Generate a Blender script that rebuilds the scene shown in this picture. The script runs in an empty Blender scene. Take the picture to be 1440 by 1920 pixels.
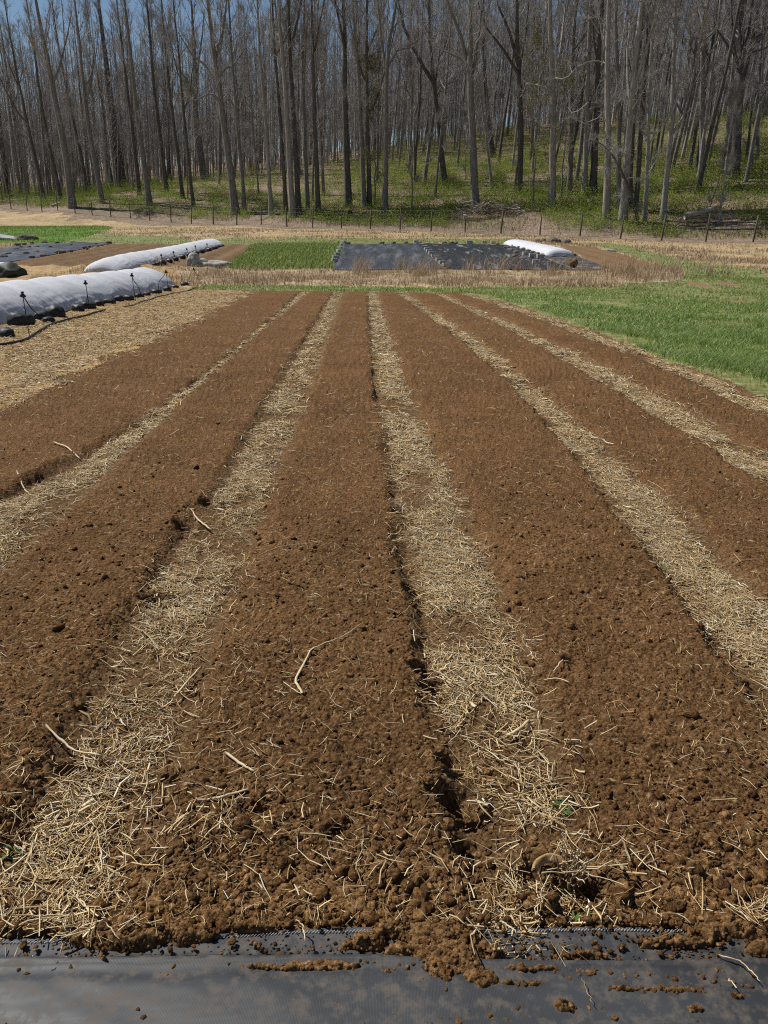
import bpy, math, random
import numpy as np
from mathutils import Matrix, Vector

# ------------------------------------------------------------------ camera, sky, sun, exposure
SC = bpy.context.scene
COL = SC.collection
FPX = 1450.0                      # focal length in photo pixels (1440 x 1920)
PITCH, ROLL, CAMH = math.radians(21.7), math.radians(2.6), 1.65
cf = np.array([0, math.cos(PITCH), -math.sin(PITCH)])
cr0 = np.array([1.0, 0, 0]); cu0 = np.array([0, math.sin(PITCH), math.cos(PITCH)])
cr = cr0 * math.cos(ROLL) + cu0 * math.sin(ROLL)
cu = cu0 * math.cos(ROLL) - cr0 * math.sin(ROLL)
cam_d = bpy.data.cameras.new("camera")
cam = bpy.data.objects.new("camera", cam_d); COL.objects.link(cam)
cam.matrix_world = Matrix(((cr[0], cu[0], -cf[0], 0), (cr[1], cu[1], -cf[1], 0), (cr[2], cu[2], -cf[2], CAMH), (0, 0, 0, 1)))
cam_d.sensor_fit = 'VERTICAL'; cam_d.sensor_height = 24.0
cam_d.lens = 24.0 * FPX / 1920.0
cam_d.clip_start = 0.05; cam_d.clip_end = 3000
SC.camera = cam

SUN_AZ, SUN_EL = math.radians(-62), math.radians(51)      # azimuth from +Y towards +X
W = bpy.data.worlds.new("World"); SC.world = W; W.use_nodes = True
wn = W.node_tree
sky = wn.nodes.new("ShaderNodeTexSky"); sky.sky_type = 'NISHITA'; sky.sun_disc = False
sky.sun_elevation = SUN_EL; sky.sun_rotation = SUN_AZ; sky.air_density = 0.95; sky.dust_density = 0.0; sky.ozone_density = 3.5
bg = wn.nodes["Background"]; wn.links.new(sky.outputs[0], bg.inputs[0]); bg.inputs[1].default_value = 0.058
sd = bpy.data.lights.new("sun", 'SUN'); sd.energy = 4.9; sd.angle = math.radians(0.5); sd.color = (1.0, 0.965, 0.91)
so = bpy.data.objects.new("sun", sd); COL.objects.link(so)
tosun = Vector((math.sin(SUN_AZ) * math.cos(SUN_EL), math.cos(SUN_AZ) * math.cos(SUN_EL), math.sin(SUN_EL)))
so.rotation_euler = (-tosun).to_track_quat('-Z', 'Y').to_euler(); so.location = (-30, 20, 60)
SC.view_settings.view_transform = 'Standard'; SC.view_settings.look = 'None'
SC.view_settings.exposure = 0.08; SC.view_settings.gamma = 1.0

SC.cycles.use_denoising = False; SC.cycles.filter_width = 1.1        # keep twigs, straw and crumbs crisp
rng = np.random.default_rng(7)

# ------------------------------------------------------------------ mesh helpers
def mesh(name, V, F, m=None, parent=None, smooth=True, link=True):
    """V (n,3); F one array or a list of arrays of faces (tris / quads) -> ONE mesh object"""
    if not isinstance(F, (list, tuple)): F = [F]
    F = [np.asarray(f, dtype=np.int32) for f in F if len(f)]
    me = bpy.data.meshes.new(name)
    V = np.asarray(V, dtype=np.float32)
    me.vertices.add(len(V)); me.vertices.foreach_set("co", V.ravel())
    lt = np.concatenate([np.full(len(f), f.shape[1], np.int32) for f in F])
    li = np.concatenate([f.ravel() for f in F])
    me.loops.add(len(li)); me.loops.foreach_set("vertex_index", li)
    me.polygons.add(len(lt))
    me.polygons.foreach_set("loop_start", np.concatenate([[0], np.cumsum(lt)[:-1]]).astype(np.int32))
    me.polygons.foreach_set("use_smooth", np.full(len(lt), smooth))
    me.update(calc_edges=True)
    if m is not None: me.materials.append(m)
    o = bpy.data.objects.new(name, me)
    if parent is not None: o.parent = parent
    COL.objects.link(o)
    return o

def empty(name, loc):
    o = bpy.data.objects.new(name, None); o.empty_display_size = 0.1
    o.location = loc; COL.objects.link(o); return o

def tag(o, label=None, cat=None, group=None, kind=None):
    if label: o['label'] = label
    if cat: o['category'] = cat
    if group: o['group'] = group
    if kind: o['kind'] = kind
    return o

class MB:
    def __init__(s): s.V = []; s.Q = []; s.T = []; s.n = 0
    def add(s, V, Q=None, T=None):
        V = np.asarray(V, float).reshape(-1, 3)
        if Q is not None and len(Q): s.Q.append(np.asarray(Q) + s.n)
        if T is not None and len(T): s.T.append(np.asarray(T) + s.n)
        s.V.append(V); s.n += len(V)
    def build(s, name, m, parent=None, smooth=True):
        F = []
        if s.Q: F.append(np.concatenate(s.Q))
        if s.T: F.append(np.concatenate(s.T))
        return mesh(name, np.concatenate(s.V), F, m, parent, smooth)

def norm(a): return a / np.maximum(np.linalg.norm(a, axis=-1, keepdims=True), 1e-9)

def tubes(P, R, s=3, flat=1.0, r=None, cap=False):
    """batch of tubes: P (n,k,3) paths, R (n,k) radii -> verts, quads(, cap tris)"""
    P = np.asarray(P, float); R = np.asarray(R, float)
    n, k, _ = P.shape
    Tn = np.empty_like(P); Tn[:, 1:-1] = P[:, 2:] - P[:, :-2]; Tn[:, 0] = P[:, 1] - P[:, 0]; Tn[:, -1] = P[:, -1] - P[:, -2]
    Tn = norm(Tn)
    ref = (r if r is not None else rng).normal(size=(n, 1, 3))
    if flat != 1.0: ref = ref * [1, 1, 0.25]
    A = norm(np.cross(Tn, np.repeat(ref, k, 1))); B = np.cross(Tn, A)
    if flat != 1.0: A, B = B, A
    a = np.arange(s) * 2 * np.pi / s
    V = P[:, :, None, :] + R[:, :, None, None] * (np.cos(a)[None, None, :, None] * A[:, :, None, :] + flat * np.sin(a)[None, None, :, None] * B[:, :, None, :])
    base = (np.arange(n) * k * s)[:, None, None]
    i = (np.arange(k - 1) * s)[None, :, None]; j = np.arange(s)[None, None, :]; j2 = (np.arange(s) + 1) % s
    q = np.stack([base + i + j, base + i + j2[None, None, :], base + i + s + j2[None, None, :], base + i + s + j], -1).reshape(-1, 4)
    if cap:
        t = []
        for b in range(n):
            for e in (0, k - 1):
                o = b * k * s + e * s
                t += [[o, o + m_, o + m_ + 1] for m_ in range(1, s - 1)]
        return V.reshape(-1, 3), q, np.array(t)
    return V.reshape(-1, 3), q

def ribbons(P, Wd, side):
    """flat blades: P (n,k,3), Wd (n,k), side (n,3)"""
    n, k, _ = P.shape
    S = side[:, None, :] * Wd[:, :, None] * 0.5
    V = np.stack([P - S, P + S], 2).reshape(-1, 3)
    base = (np.arange(n) * k * 2)[:, None]; i = (np.arange(k - 1) * 2)[None]
    q = np.stack([base + i, base + i + 1, base + i + 3, base + i + 2], -1).reshape(-1, 4)
    return V, q

def rotz(a):
    c, s = np.cos(a), np.sin(a); z = np.zeros_like(a); o = z + 1
    return np.stack([np.stack([c, -s, z], -1), np.stack([s, c, z], -1), np.stack([z, z, o], -1)], -2)

def icos(sub):
    import bmesh
    b = bmesh.new(); bmesh.ops.create_icosphere(b, subdivisions=sub, radius=1.0)
    b.verts.ensure_lookup_table()
    V = np.array([v.co[:] for v in b.verts]); T = np.array([[v.index for v in f.verts] for f in b.faces]); b.free()
    return V, T
ICO1, ICO2, ICO3 = icos(1), icos(2), icos(3)

def blobs(pts, size, r, tmpl=ICO1, rough=0.3, squash=0.75):
    V0, T0 = tmpl; n = len(pts); m = len(V0)
    sc = size[:, None] * r.uniform(0.7, 1.25, (n, 3)) * [1, 1, squash]
    V = V0[None] * (1 + r.normal(0, rough * 0.5, (n, m, 1))) * sc[:, None, :]
    V = np.einsum('nij,nmj->nmi', rotz(r.uniform(0, 6.28, n)), V) + pts[:, None, :]
    return V.reshape(-1, 3), (T0[None] + (np.arange(n) * m)[:, None, None]).reshape(-1, 3)

# ------------------------------------------------------------------ noise
_TB = np.random.default_rng(99).random((8, 256, 256))
_TF = [np.ascontiguousarray(t.ravel().astype(np.float32)) for t in _TB]
def vnoise(x, y, sd=0):
    tb = _TF[sd % 8]
    x = np.asarray(x, dtype=np.float64); y = np.asarray(y, dtype=np.float64)
    xf = np.floor(x); yf = np.floor(y); fx = (x - xf).astype(np.float32); fy = (y - yf).astype(np.float32)
    fx = fx * fx * (3 - 2 * fx); fy = fy * fy * (3 - 2 * fy)
    xi = (xf.astype(np.int32) + 37 * sd) & 255; yi = (yf.astype(np.int32) + 91 * sd) & 255
    x1 = ((xi + 1) & 255) * 256; xi = xi * 256; y1 = (yi + 1) & 255
    a = tb.take(xi + yi); b = tb.take(x1 + yi); c = tb.take(xi + y1); d = tb.take(x1 + y1)
    a = a + (b - a) * fx; c = c + (d - c) * fx
    return (a + (c - a) * fy).astype(np.float64) - 0.5
def fbm(x, y, o=4, sd=0):
    t = 0; a = 1.0
    for i in range(o):
        t = t + a * vnoise(x * 2 ** i + 13.7 * i, y * 2 ** i + 7.1 * i, sd + i); a *= 0.5
    return t
def granules(x, y, cell, sd, prob=0.9, rmin=0.3, rmax=0.75):
    """a heap of half-sunk lumps: height of the topmost one"""
    X = x / cell; Y = y / cell; xi = np.floor(X).astype(np.int64); yi = np.floor(Y).astype(np.int64)
    h = np.zeros_like(x)
    for dx in (-1, 0, 1):
        for dy in (-1, 0, 1):
            a = (xi + dx) & 255; b = (yi + dy) & 255
            px = xi + dx + _TB[sd % 8][a, b]; py = yi + dy + _TB[(sd + 1) % 8][a, b]
            R = rmin + (rmax - rmin) * _TB[(sd + 2) % 8][a, b] ** 2
            on = _TB[(sd + 3) % 8][a, b] < prob
            d2 = (X - px) ** 2 + (Y - py) ** 2
            h = np.maximum(h, np.where(on, np.sqrt(np.maximum(R * R - d2, 0)), 0))
    return h * cell

def sstep(a, b, x):
    t = np.clip((x - a) / (b - a), 0, 1); return t * t * (3 - 2 * t)

# ------------------------------------------------------------------ terrain from surveyed points
def ray(px, py):
    px = np.asarray(px, float); py = np.asarray(py, float)
    return cf + ((px - 720) / FPX)[..., None] * cr + ((960 - py) / FPX)[..., None] * cu
def pt(px, py, depth):
    d = ray(px, py); t = depth / d[..., 1]
    return d * np.asarray(t)[..., None] + [0, 0, CAMH]

POSTS = [(21,392),(51,395),(79,397),(109,398.5),(141,400),(173,403),(208,407),(245,411),(281,414),(321,417),(359,420),(400,421),
         (444,422),(490,424),(538,425.5),(586,427),(640,428.5),(694,430),(750,432),(808,434),(872,436),(939,438),(1012,442),
         (1087,445),(1163,448),(1240,451),(1323,454),(1411,457)]
def fence_depth(px): return 1.0 / (0.0101 + 0.0067 * (np.asarray(px, float) - 720) / 1450)

cps = []
for yy in (-4, 0, 3, 7, 11, 16, 21, 26, 30, 33):
    for xx in (-16, -10, -5, 0, 5, 10, 16): cps.append((xx, yy, -0.0454 * yy + 0.03 * xx))
for q in [(635,505,43),(825,503,43),(1130,505,43),(640,458,62),(780,457,62),(1050,464,62),(160,495,41),(422,458,62),(0,495,42),
          (205,457,66),(0,462,64),(0,425,112),(210,425,108),(1440,470,64),(1300,519,38),(1440,520,40),
          (135,388,139),(549,405,114),(1138,410,91),(1243,412,90),(1317,330,106),(1376,333,101),(973,362,112),(834,345,124),
          (925,295,150),(385,335,168),(230,350,172),(980,240,182),(1240,255,142),(1100,250,160),(800,270,172),(640,300,182),
          (1440,240,136),(200,342,196),(60,352,190),(700,400,112),(890,397,105),(440,400,122),(300,385,132)]:
    cps.append(tuple(pt(*q)))
for p in POSTS[::2]: cps.append(tuple(pt(p[0], p[1], float(fence_depth(p[0])))))
for _px, _pz in ((440, -1.7), (600, -1.45), (720, -1.3), (850, -1.15), (1000, -.95), (1150, -.75), (1300, -.5)):
    _fdp = float(fence_depth(_px)); _fz = pt(_px, np.interp(_px, [p[0] for p in POSTS], [p[1] for p in POSTS]), _fdp)[2]
    for _t in (.3, .6, .85):
        _dd = 62 + (_fdp - 62) * _t
        if _dd > 64: cps.append((ray(_px, 440)[0] / ray(_px, 440)[1] * _dd, _dd, _pz + (_fz - _pz) * _t))
cps += [(-150,145,-3),(-150,300,7),(-60,330,15),(0,350,24),(100,350,26),(160,200,22),(150,75,2.5),(-150,75,-5),(-60,0,-1.8),(60,0,1.8),
        (-60,-40,0),(60,-40,3.5),(0,-40,1.8),(60,30,.5),(-60,30,-3)]
CP = np.array(cps, float)
def _kern(d2): return np.where(d2 > 1e-9, 0.5 * d2 * np.log(np.maximum(d2, 1e-9)), 0)
def _solve():
    n = len(CP); X = CP[:, :2] / 50
    K = _kern(((X[:, None] - X[None]) ** 2).sum(-1)) + np.eye(n) * 2e-4
    Pm = np.c_[np.ones(n), X]
    A = np.block([[K, Pm], [Pm.T, np.zeros((3, 3))]])
    return X, np.linalg.solve(A, np.r_[CP[:, 2], 0, 0, 0])
_X, _Wt = _solve()
def T_exact(x, y):
    x = np.asarray(x, float); sh = x.shape; Q = np.stack([x.ravel(), np.broadcast_to(y, sh).ravel()], -1) / 50
    out = np.empty(len(Q))
    for i in range(0, len(Q), 20000):
        q = Q[i:i + 20000]
        d2 = (q[:, :1] - _X[None, :, 0]) ** 2 + (q[:, 1:] - _X[None, :, 1]) ** 2
        out[i:i + 20000] = _kern(d2) @ _Wt[:-3] + _Wt[-3] + q @ _Wt[-2:]
    return out.reshape(sh)
_gx = np.arange(-200, 201, 1.0); _gy = np.arange(-42, 305, 1.0)
_G = T_exact(*np.meshgrid(_gx, _gy, indexing='ij'))
def T(x, y):
    """ground height, read from a 1 m survey grid"""
    x = np.asarray(x, float); y = np.broadcast_to(np.asarray(y, float), x.shape)
    u = np.clip(x + 200, 0, 399.99); v = np.clip(y + 42, 0, 345.99); i = u.astype(int); j = v.astype(int); u = u - i; v = v - j
    return (_G[i, j] * (1 - v) + _G[i, j + 1] * v) * (1 - u) + (_G[i + 1, j] * (1 - v) + _G[i + 1, j + 1] * v) * u
_ts = np.concatenate([np.geomspace(0.6, 60, 260), np.linspace(60.5, 420, 360)])
def at(px, py):
    """where the line of sight through a photo pixel meets the terrain"""
    d = ray(px, py); P = d[None] * _ts[:, None] + [0, 0, CAMH]
    h = P[:, 2] - T(P[:, 0], P[:, 1])
    k = np.nonzero(h < 0)[0]
    if not len(k): return P[-1]
    k = k[0]; a, b = _ts[k - 1], _ts[k]
    for _ in range(12):
        m = .5 * (a + b); p = d * m + [0, 0, CAMH]
        if p[2] - T(p[0], p[1]) < 0: b = m
        else: a = m
    return d * b + [0, 0, CAMH]
def ats(L): return np.array([at(*q) for q in L])

# ------------------------------------------------------------------ layout of the plot
EDGE_PX = [[(0,770),(170,690),(330,625),(485,546)],
 [(0,925),(270,785),(420,675),(562,547)], [(0,1080),(180,900),(330,760),(450,650),(580,547)],
 [(10,1560),(200,1200),(330,1000),(430,870),(510,730),(623,547)], [(310,1500),(430,1150),(520,900),(560,790),(643,547)],
 [(840,1500),(770,1150),(735,900),(700,700),(688,547)], [(1090,1500),(1000,1210),(930,1060),(860,900),(760,700),(708,547)],
 [(1250,1080),(1110,890),(1000,760),(870,640),(743,548)], [(1440,1110),(1250,920),(1100,800),(920,650),(767,548)],
 [(1440,905),(1250,790),(1100,700),(960,620),(810,548)], [(1440,850),(1250,740),(1000,620),(830,549)],
 [(1440,782),(1200,672),(1000,595),(858,549)], [(1440,752),(1200,652),(1000,580),(880,549)]]
EDGES = []
for L in EDGE_PX:
    w = ats(L); EDGES.append((w[:, 1], w[:, 0]))
def edge(k, y):
    ys, xs = EDGES[k]; x = np.interp(y, ys, xs)
    sl = np.clip((xs[1] - xs[0]) / max(ys[1] - ys[0], .1), -.12, .12)
    if k < 4: sl = max(sl, -0.02)
    return np.where(y < ys[0], xs[0] + sl * (y - ys[0]), x)
YEND = float(at(660, 547)[1])
def yend(x): return YEND + 0.012 * (x + 1)
FAB_PX = [(-300,1768),(0,1764),(300,1758),(560,1743),(720,1741),(1000,1741),(1300,1743),(1440,1746),(1800,1752)]
_fe = ats(FAB_PX)
def fab_edge(x): return np.interp(x, _fe[:, 0], _fe[:, 1])
BEDY = 1.62

def inpoly(x, y, poly):
    r = np.zeros(x.shape, bool); n = len(poly)
    for i in range(n):
        x1, y1 = poly[i]; x2, y2 = poly[(i + 1) % n]
        if y1 == y2: continue
        c = ((y1 > y) != (y2 > y)) & (x < (x2 - x1) * (y - y1) / (y2 - y1) + x1)
        r ^= c
    return r
def wpoly(L): return [tuple(p[:2]) for p in ats(L)]
MID = [   # (zone, outline in photo pixels)
 (36, [(335,533),(640,534),(900,535),(1150,533),(1270,530),(1305,515),(1255,502),(1180,500),(830,501),(620,503),(430,500),(300,496),(280,520)]),
 (33, [(0,560),(0,493),(90,483),(190,490),(330,497),(345,535),(340,560)]),
 (32, [(0,500),(0,494),(90,481),(205,458),(372,459),(200,500)]),
 (32, [(285,500),(425,459),(487,457),(428,505)]),
 (31, [(428,505),(487,456),(640,457),(622,505)]),
 (34, [(-60,456),(-60,426),(100,424),(207,426),(200,431),(128,456)]),
 (38, [(-60,461),(-60,457),(75,453),(70,456)]),
 (37, [(100,457),(180,440),(330,445),(370,452),(430,448),(640,447),(960,449),(960,459),(430,459),(370,459),(200,458)]),
 (32, [(1050,461),(1112,463),(1265,505),(1140,506)]),
 (39, [(641,457),(783,456),(972,464),(1080,478),(1160,508),(1075,509),(832,508),(622,509)]),
 (39, [(-120,474),(0,466),(40,460),(140,455),(207,457),(110,477),(0,496),(-120,505)]),
 (37, [(1105,457),(1150,457),(1295,490),(1420,506),(1440,540),(1290,548),(1290,510)]),
]
MIDW = [(z, wpoly(L)) for z, L in MID]
BARE = [ats([(1311,535)])[0], ats([(1360,534)])[0], ats([(1330,562)])[0], ats([(1385,566)])[0]]
_fw = np.array([pt(p[0], p[1], float(fence_depth(p[0]))) for p in POSTS])
_fdir = norm(_fw[-1, :2] - _fw[0, :2]); _fnor = np.array([-_fdir[1], _fdir[0]])
if _fnor[1] < 0: _fnor = -_fnor
def fdist(x, y):      # metres beyond the fence line
    return (x - _fw[14, 0]) * _fnor[0] + (y - _fw[14, 1]) * _fnor[1]

def zone(x, y):
    x = np.asarray(x, float); y = np.asarray(y, float)
    s = np.clip(y * 0.012, 0.02, 1.2)
    xn = x + fbm(x / (s * 5), y / (s * 9), 3, 1) * s * 1.5
    yn = y + fbm(x / (s * 9) + 50, y / (s * 9), 3, 2) * s * 2.0
    z = np.full(x.shape, 30)
    near = yn < yend(x)
    # columns
    col = np.full(x.shape, 20)
    ids = [1, 11, 2, 12, 3, 13, 4, 14, 5, 15, 6, 16, 21]
    for k, i in enumerate(ids): col = np.where(xn > edge(k, y) - (.22 + .5 * fbm(x * 1.1, y * .9, 3, 6) if k == 0 else 0), i, col)
    z = np.where(near, col, z)
    z = np.where(near & (yn < BEDY + .12 * vnoise(x * 2, x * 0, 3)) & (x > -6) & (x < 6), 0, z)
    mid = ~near
    for zz, P in MIDW: z = np.where(mid & inpoly(xn, yn, P), zz, z)
    ge = yend(x) + 3.5 + 0.5 * vnoise(x * .8, x * 0 + 3, 4) + np.clip(x - 2.5, 0, 12) * .25
    z = np.where(mid & (yn < ge) & (x > -7.5), 37, z)
    z = np.where(mid & (yn < ge + 4.5) & (x > 10) , np.where(z == 30, 37, z), z)
    for b in BARE: z = np.where(((x - b[0]) / .5) ** 2 + ((y - b[1]) / 1.0) ** 2 + fbm(x, y, 2, 5) < 1, 38, z)
    fd = fdist(x, y) + 3 * fbm(x / 4, y / 4, 2, 3)
    z = np.where(fd > -3.0, 35, z)
    return z

PITS = [(ats([(a, b)])[0], r, d) for a, b, r, d in [(790,1245,.045,.05),(815,1275,.05,.05),(838,1425,.035,.06),(850,1490,.07,.075),(1015,1650,.075,.06),
        (1085,1668,.085,.075),(1075,1700,.045,.05),(755,1660,.025,.03),(315,1450,.02,.05),(135,1420,.05,.04),(480,1525,.05,.03),(288,1115,.05,.05),
        (345,982,.06,.05),(390,935,.06,.05),(770,1100,.05,.04),(745,960,.05,.04),(640,1560,.05,.025),(1070,1245,.04,.035),(880,1590,.06,.03)]]
SPILL = [(ats([(a, b)])[0], rx, ry, h) for a, b, rx, ry, h in [(235,1762,.17,.035,.050),(330,1752,.12,.04,.045),(70,1745,.14,.022,.04),(820,1762,.10,.05,.05),(845,1800,.10,.06,.05),(790,1745,.12,.03,.04),
        (900,1850,.05,.035,.04),(760,1790,.06,.02,.034),(1000,1828,.10,.012,.028),(980,1858,.09,.011,.027),(1080,1800,.09,.01,.026),(1380,1740,.12,.05,.055),(1440,1790,.08,.03,.05),(1230,1868,.22,.009,.027),
        (1060,1900,.04,.02,.033),(540,1826,.15,.009,.027),(620,1820,.08,.013,.03),(690,1770,.05,.03,.04),(740,1750,.07,.02,.04),(1300,1905,.03,.012,.026),(1380,1880,.03,.015,.025),
        (480,1745,.06,.013,.035),(1260,1775,.1,.014,.028)]]
PATHS = [(1, 2), (3, 4), (5, 6), (7, 8), (9, 10), (11, 12)]
def relief(x, y):
    """beds stand a little above the straw paths; ragged trench on the left of each path; spilt soil at the near end"""
    h = np.zeros(np.shape(x))
    near = sstep(BEDY - .35, BEDY + .35, y) * (1 - sstep(YEND - .5, YEND + .2, y))
    x = np.asarray(x, float); y = np.broadcast_to(np.asarray(y, float), x.shape); shp = x.shape; x = x.ravel(); y = np.ascontiguousarray(y).ravel(); h = h.ravel() + 0.0; near = np.asarray(near).ravel()
    for i, (a, b) in enumerate(PATHS):
        m = np.nonzero((near > 0) & (x > edge(a, y) - .45) & (x < edge(b, y) + .45))[0]
        if not len(m): continue
        xm, ym = x[m], y[m]
        xa = edge(a, ym) + .06 * fbm(ym * 2.3, ym * 0 + i * 9, 3, 1); xb = edge(b, ym) + .06 * fbm(ym * 2.3, ym * 0 + i * 9 + 4, 3, 2)
        w = .07
        ins = sstep(xa - w, xa + w, xm) * (1 - sstep(xb - w, xb + w * 1.4, xm))
        dep = .05 if i < 5 else .03
        tr = np.clip(fbm(ym * 1.7, xm * 1.5 + i * 5, 4, 3) + .10, 0, .5) * np.exp(-((xm - xa - .03) / .05) ** 2) * (.065 if i < 4 else .04)
        lump = np.clip(fbm(xm * 6, ym * 3.5 + i * 7, 3, 5) - .05, 0, 1) * (np.exp(-((xm - xa) / .12) ** 2) + np.exp(-((xm - xb) / .10) ** 2))
        h[m] += (-dep * ins - tr + .05 * lump) * near[m]
    # the straw field on the left: ragged bed edge
    xa = edge(0, y)
    h = h - .05 * (1 - sstep(xa - .05, xa + .05, x)) * near * (x > -9)
    h = h + np.where(y < 12, .022 * fbm(x * 3, y * 3, 3, 6) + .05 * np.clip(fbm(x * 5, y * 5, 3, 2) + .05, 0, 1) * (1 - sstep(1.5, 2.2, y)), .03 * fbm(x, y, 2, 6))
    for p, r, d in PITS:
        if np.min(np.hypot(x - p[0], y - p[1])) > 3 * r: continue
        rr = np.sqrt((x - p[0]) ** 2 + (y - p[1]) ** 2) * (1 + .5 * vnoise(x * 25, y * 25, 2))
        h = h - d * (1 - sstep(r * .35, r * 1.15, rr)) + .35 * d * np.exp(-((rr - 1.4 * r) / (.35 * r)) ** 2)
    fe = fab_edge(x); un = 1 - sstep(fe - .03, fe + .09, y)
    sp = np.zeros(np.shape(x))
    for p, rx, ry, hh in SPILL:
        if np.min(np.maximum(np.abs(x - p[0]) / rx, np.abs(y - p[1]) / ry)) > 4: continue
        q = ((x - p[0]) / rx) ** 2 + ((y - p[1]) / ry) ** 2
        q = q * (1 + 1.3 * fbm(x * 16, y * 16, 3, 4))
        sp = np.maximum(sp, (.45 * hh + .030) * np.clip(1.15 - q, 0, 1) ** .5)
    h = h * (1 - un) + un * (-.02 + sp)
    return h.reshape(shp)
def ground(x, y): return T(x, y) + relief(np.asarray(x, float), np.asarray(y, float))
def gpt(px, py, up=0.0):
    p = at(px, py); p = np.array(p); p[2] = ground(p[:1], p[1:2])[0] + up; return p

# ------------------------------------------------------------------ materials
def mat(name, rough=0.9, spec=0.2):
    m = bpy.data.materials.new(name); m.use_nodes = True
    nt = m.node_tree; b = nt.nodes["Principled BSDF"]
    b.inputs["Roughness"].default_value = rough; b.inputs["Specular IOR Level"].default_value = spec
    return m, nt, b
def coord(nt, scale=(1, 1, 1), rot=(0, 0, 0)):
    tc = nt.nodes.new("ShaderNodeTexCoord"); mp = nt.nodes.new("ShaderNodeMapping")
    mp.inputs["Scale"].default_value = scale; mp.inputs["Rotation"].default_value = rot
    nt.links.new(tc.outputs["Object"], mp.inputs[0]); return mp.outputs[0]
def noise(nt, vec, scale, detail=4, rough=0.6, dist=0.0):
    n = nt.nodes.new("ShaderNodeTexNoise"); n.inputs["Scale"].default_value = scale; n.inputs["Detail"].default_value = detail
    n.inputs["Roughness"].default_value = rough; n.inputs["Distortion"].default_value = dist
    nt.links.new(vec, n.inputs["Vector"]); return n.outputs[0]
def ramp(nt, fac, stops):
    r = nt.nodes.new("ShaderNodeValToRGB"); e = r.color_ramp.elements
    while len(e) < len(stops): e.new(0.5)
    for i, (p, c) in enumerate(stops):
        e[i].position = p; e[i].color = (*c, 1) if len(c) == 3 else c
    nt.links.new(fac, r.inputs[0]); return r.outputs[0]
def mix(nt, f, a, b, mode='MIX'):
    n = nt.nodes.new("ShaderNodeMix"); n.data_type = 'RGBA'; n.blend_type = mode
    for v, i in ((f, 0), (a, 6), (b, 7)):
        if isinstance(v, (int, float)): n.inputs[i].default_value = v
        elif isinstance(v, tuple): n.inputs[i].default_value = (*v, 1)
        else: nt.links.new(v, n.inputs[i])
    return n.outputs[2]
def bump(nt, b, h, strength=0.5, dist=0.02):
    n = nt.nodes.new("ShaderNodeBump"); n.inputs["Strength"].default_value = strength; n.inputs["Distance"].default_value = dist
    nt.links.new(h, n.inputs["Height"]); nt.links.new(n.outputs[0], b.inputs["Normal"])
def setc(nt, b, c): nt.links.new(c, b.inputs["Base Color"])
def island(nt):
    g = nt.nodes.new("ShaderNodeNewGeometry"); return g.outputs["Random Per Island"]

MATS = {}
def soil_mat(name, dark, mid, lite, fleck=0.0, isl=False):
    m, nt, b = mat(name, 0.95, 0.1); v = coord(nt)
    c = ramp(nt, noise(nt, v, 95, 4, .7), [(.32, dark), (.5, mid), (.72, lite)])
    c2 = ramp(nt, noise(nt, v, 1.3, 8, .72), [(.3, (.74, .71, .68)), (.7, (1.24, 1.22, 1.18))])
    c = mix(nt, 1.0, c, c2, 'MULTIPLY')
    c = mix(nt, 1.0, c, ramp(nt, noise(nt, v, 24, 3, .8), [(.34, (.62, .60, .58)), (.5, (1, 1, 1)), (.68, (1.34, 1.34, 1.32))]), 'MULTIPLY')
    if isl: c = mix(nt, 1.0, c, ramp(nt, island(nt), [(0, (.6, .58, .56)), (.85, (1.15, 1.15, 1.15)), (1, (1.7, 1.75, 1.8))]), 'MULTIPLY')
    if fleck:
        a = noise(nt, coord(nt, (1, .35, 1), (0, 0, .5)), 60, 2, .5, .6); a2 = noise(nt, coord(nt, (.35, 1, 1), (0, 0, .3)), 48, 2, .5, .6)
        f = ramp(nt, a, [(.665, (0, 0, 0)), (.71, (1, 1, 1))]); f2 = ramp(nt, a2, [(.67, (0, 0, 0)), (.72, (1, 1, 1))])
        c = mix(nt, mix(nt, 1.0, f, f2, 'ADD'), c, mix(nt, fleck, mid, (.40, .29, .15)))
    vo = nt.nodes.new("ShaderNodeTexVoronoi"); vo.feature = 'F1'; vo.inputs["Scale"].default_value = 62; nt.links.new(v, vo.inputs["Vector"])
    inv = nt.nodes.new("ShaderNodeMath"); inv.operation = 'SUBTRACT'; inv.inputs[0].default_value = 1.0; nt.links.new(vo.outputs["Distance"], inv.inputs[1])
    ad = nt.nodes.new("ShaderNodeMath"); ad.operation = 'ADD'; nt.links.new(inv.outputs[0], ad.inputs[0]); nt.links.new(noise(nt, v, 140, 4, .75), ad.inputs[1])
    setc(nt, b, c); bump(nt, b, ad.outputs[0], 1.0, .011); return m
MATS['soil'] = soil_mat('tilled_soil', (.062, .031, .012), (.155, .082, .034), (.30, .176, .082), .8)
MATS['headland'] = soil_mat('loose_soil', (.095, .050, .019), (.24, .133, .054), (.42, .262, .122), .6)
MATS['clod'] = soil_mat('soil_clods', (.076, .038, .0135), (.185, .098, .038), (.35, .206, .092), 0, True)
MATS['plot'] = soil_mat('far_soil', (.11, .068, .036), (.185, .118, .064), (.28, .19, .11), .6)

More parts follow.
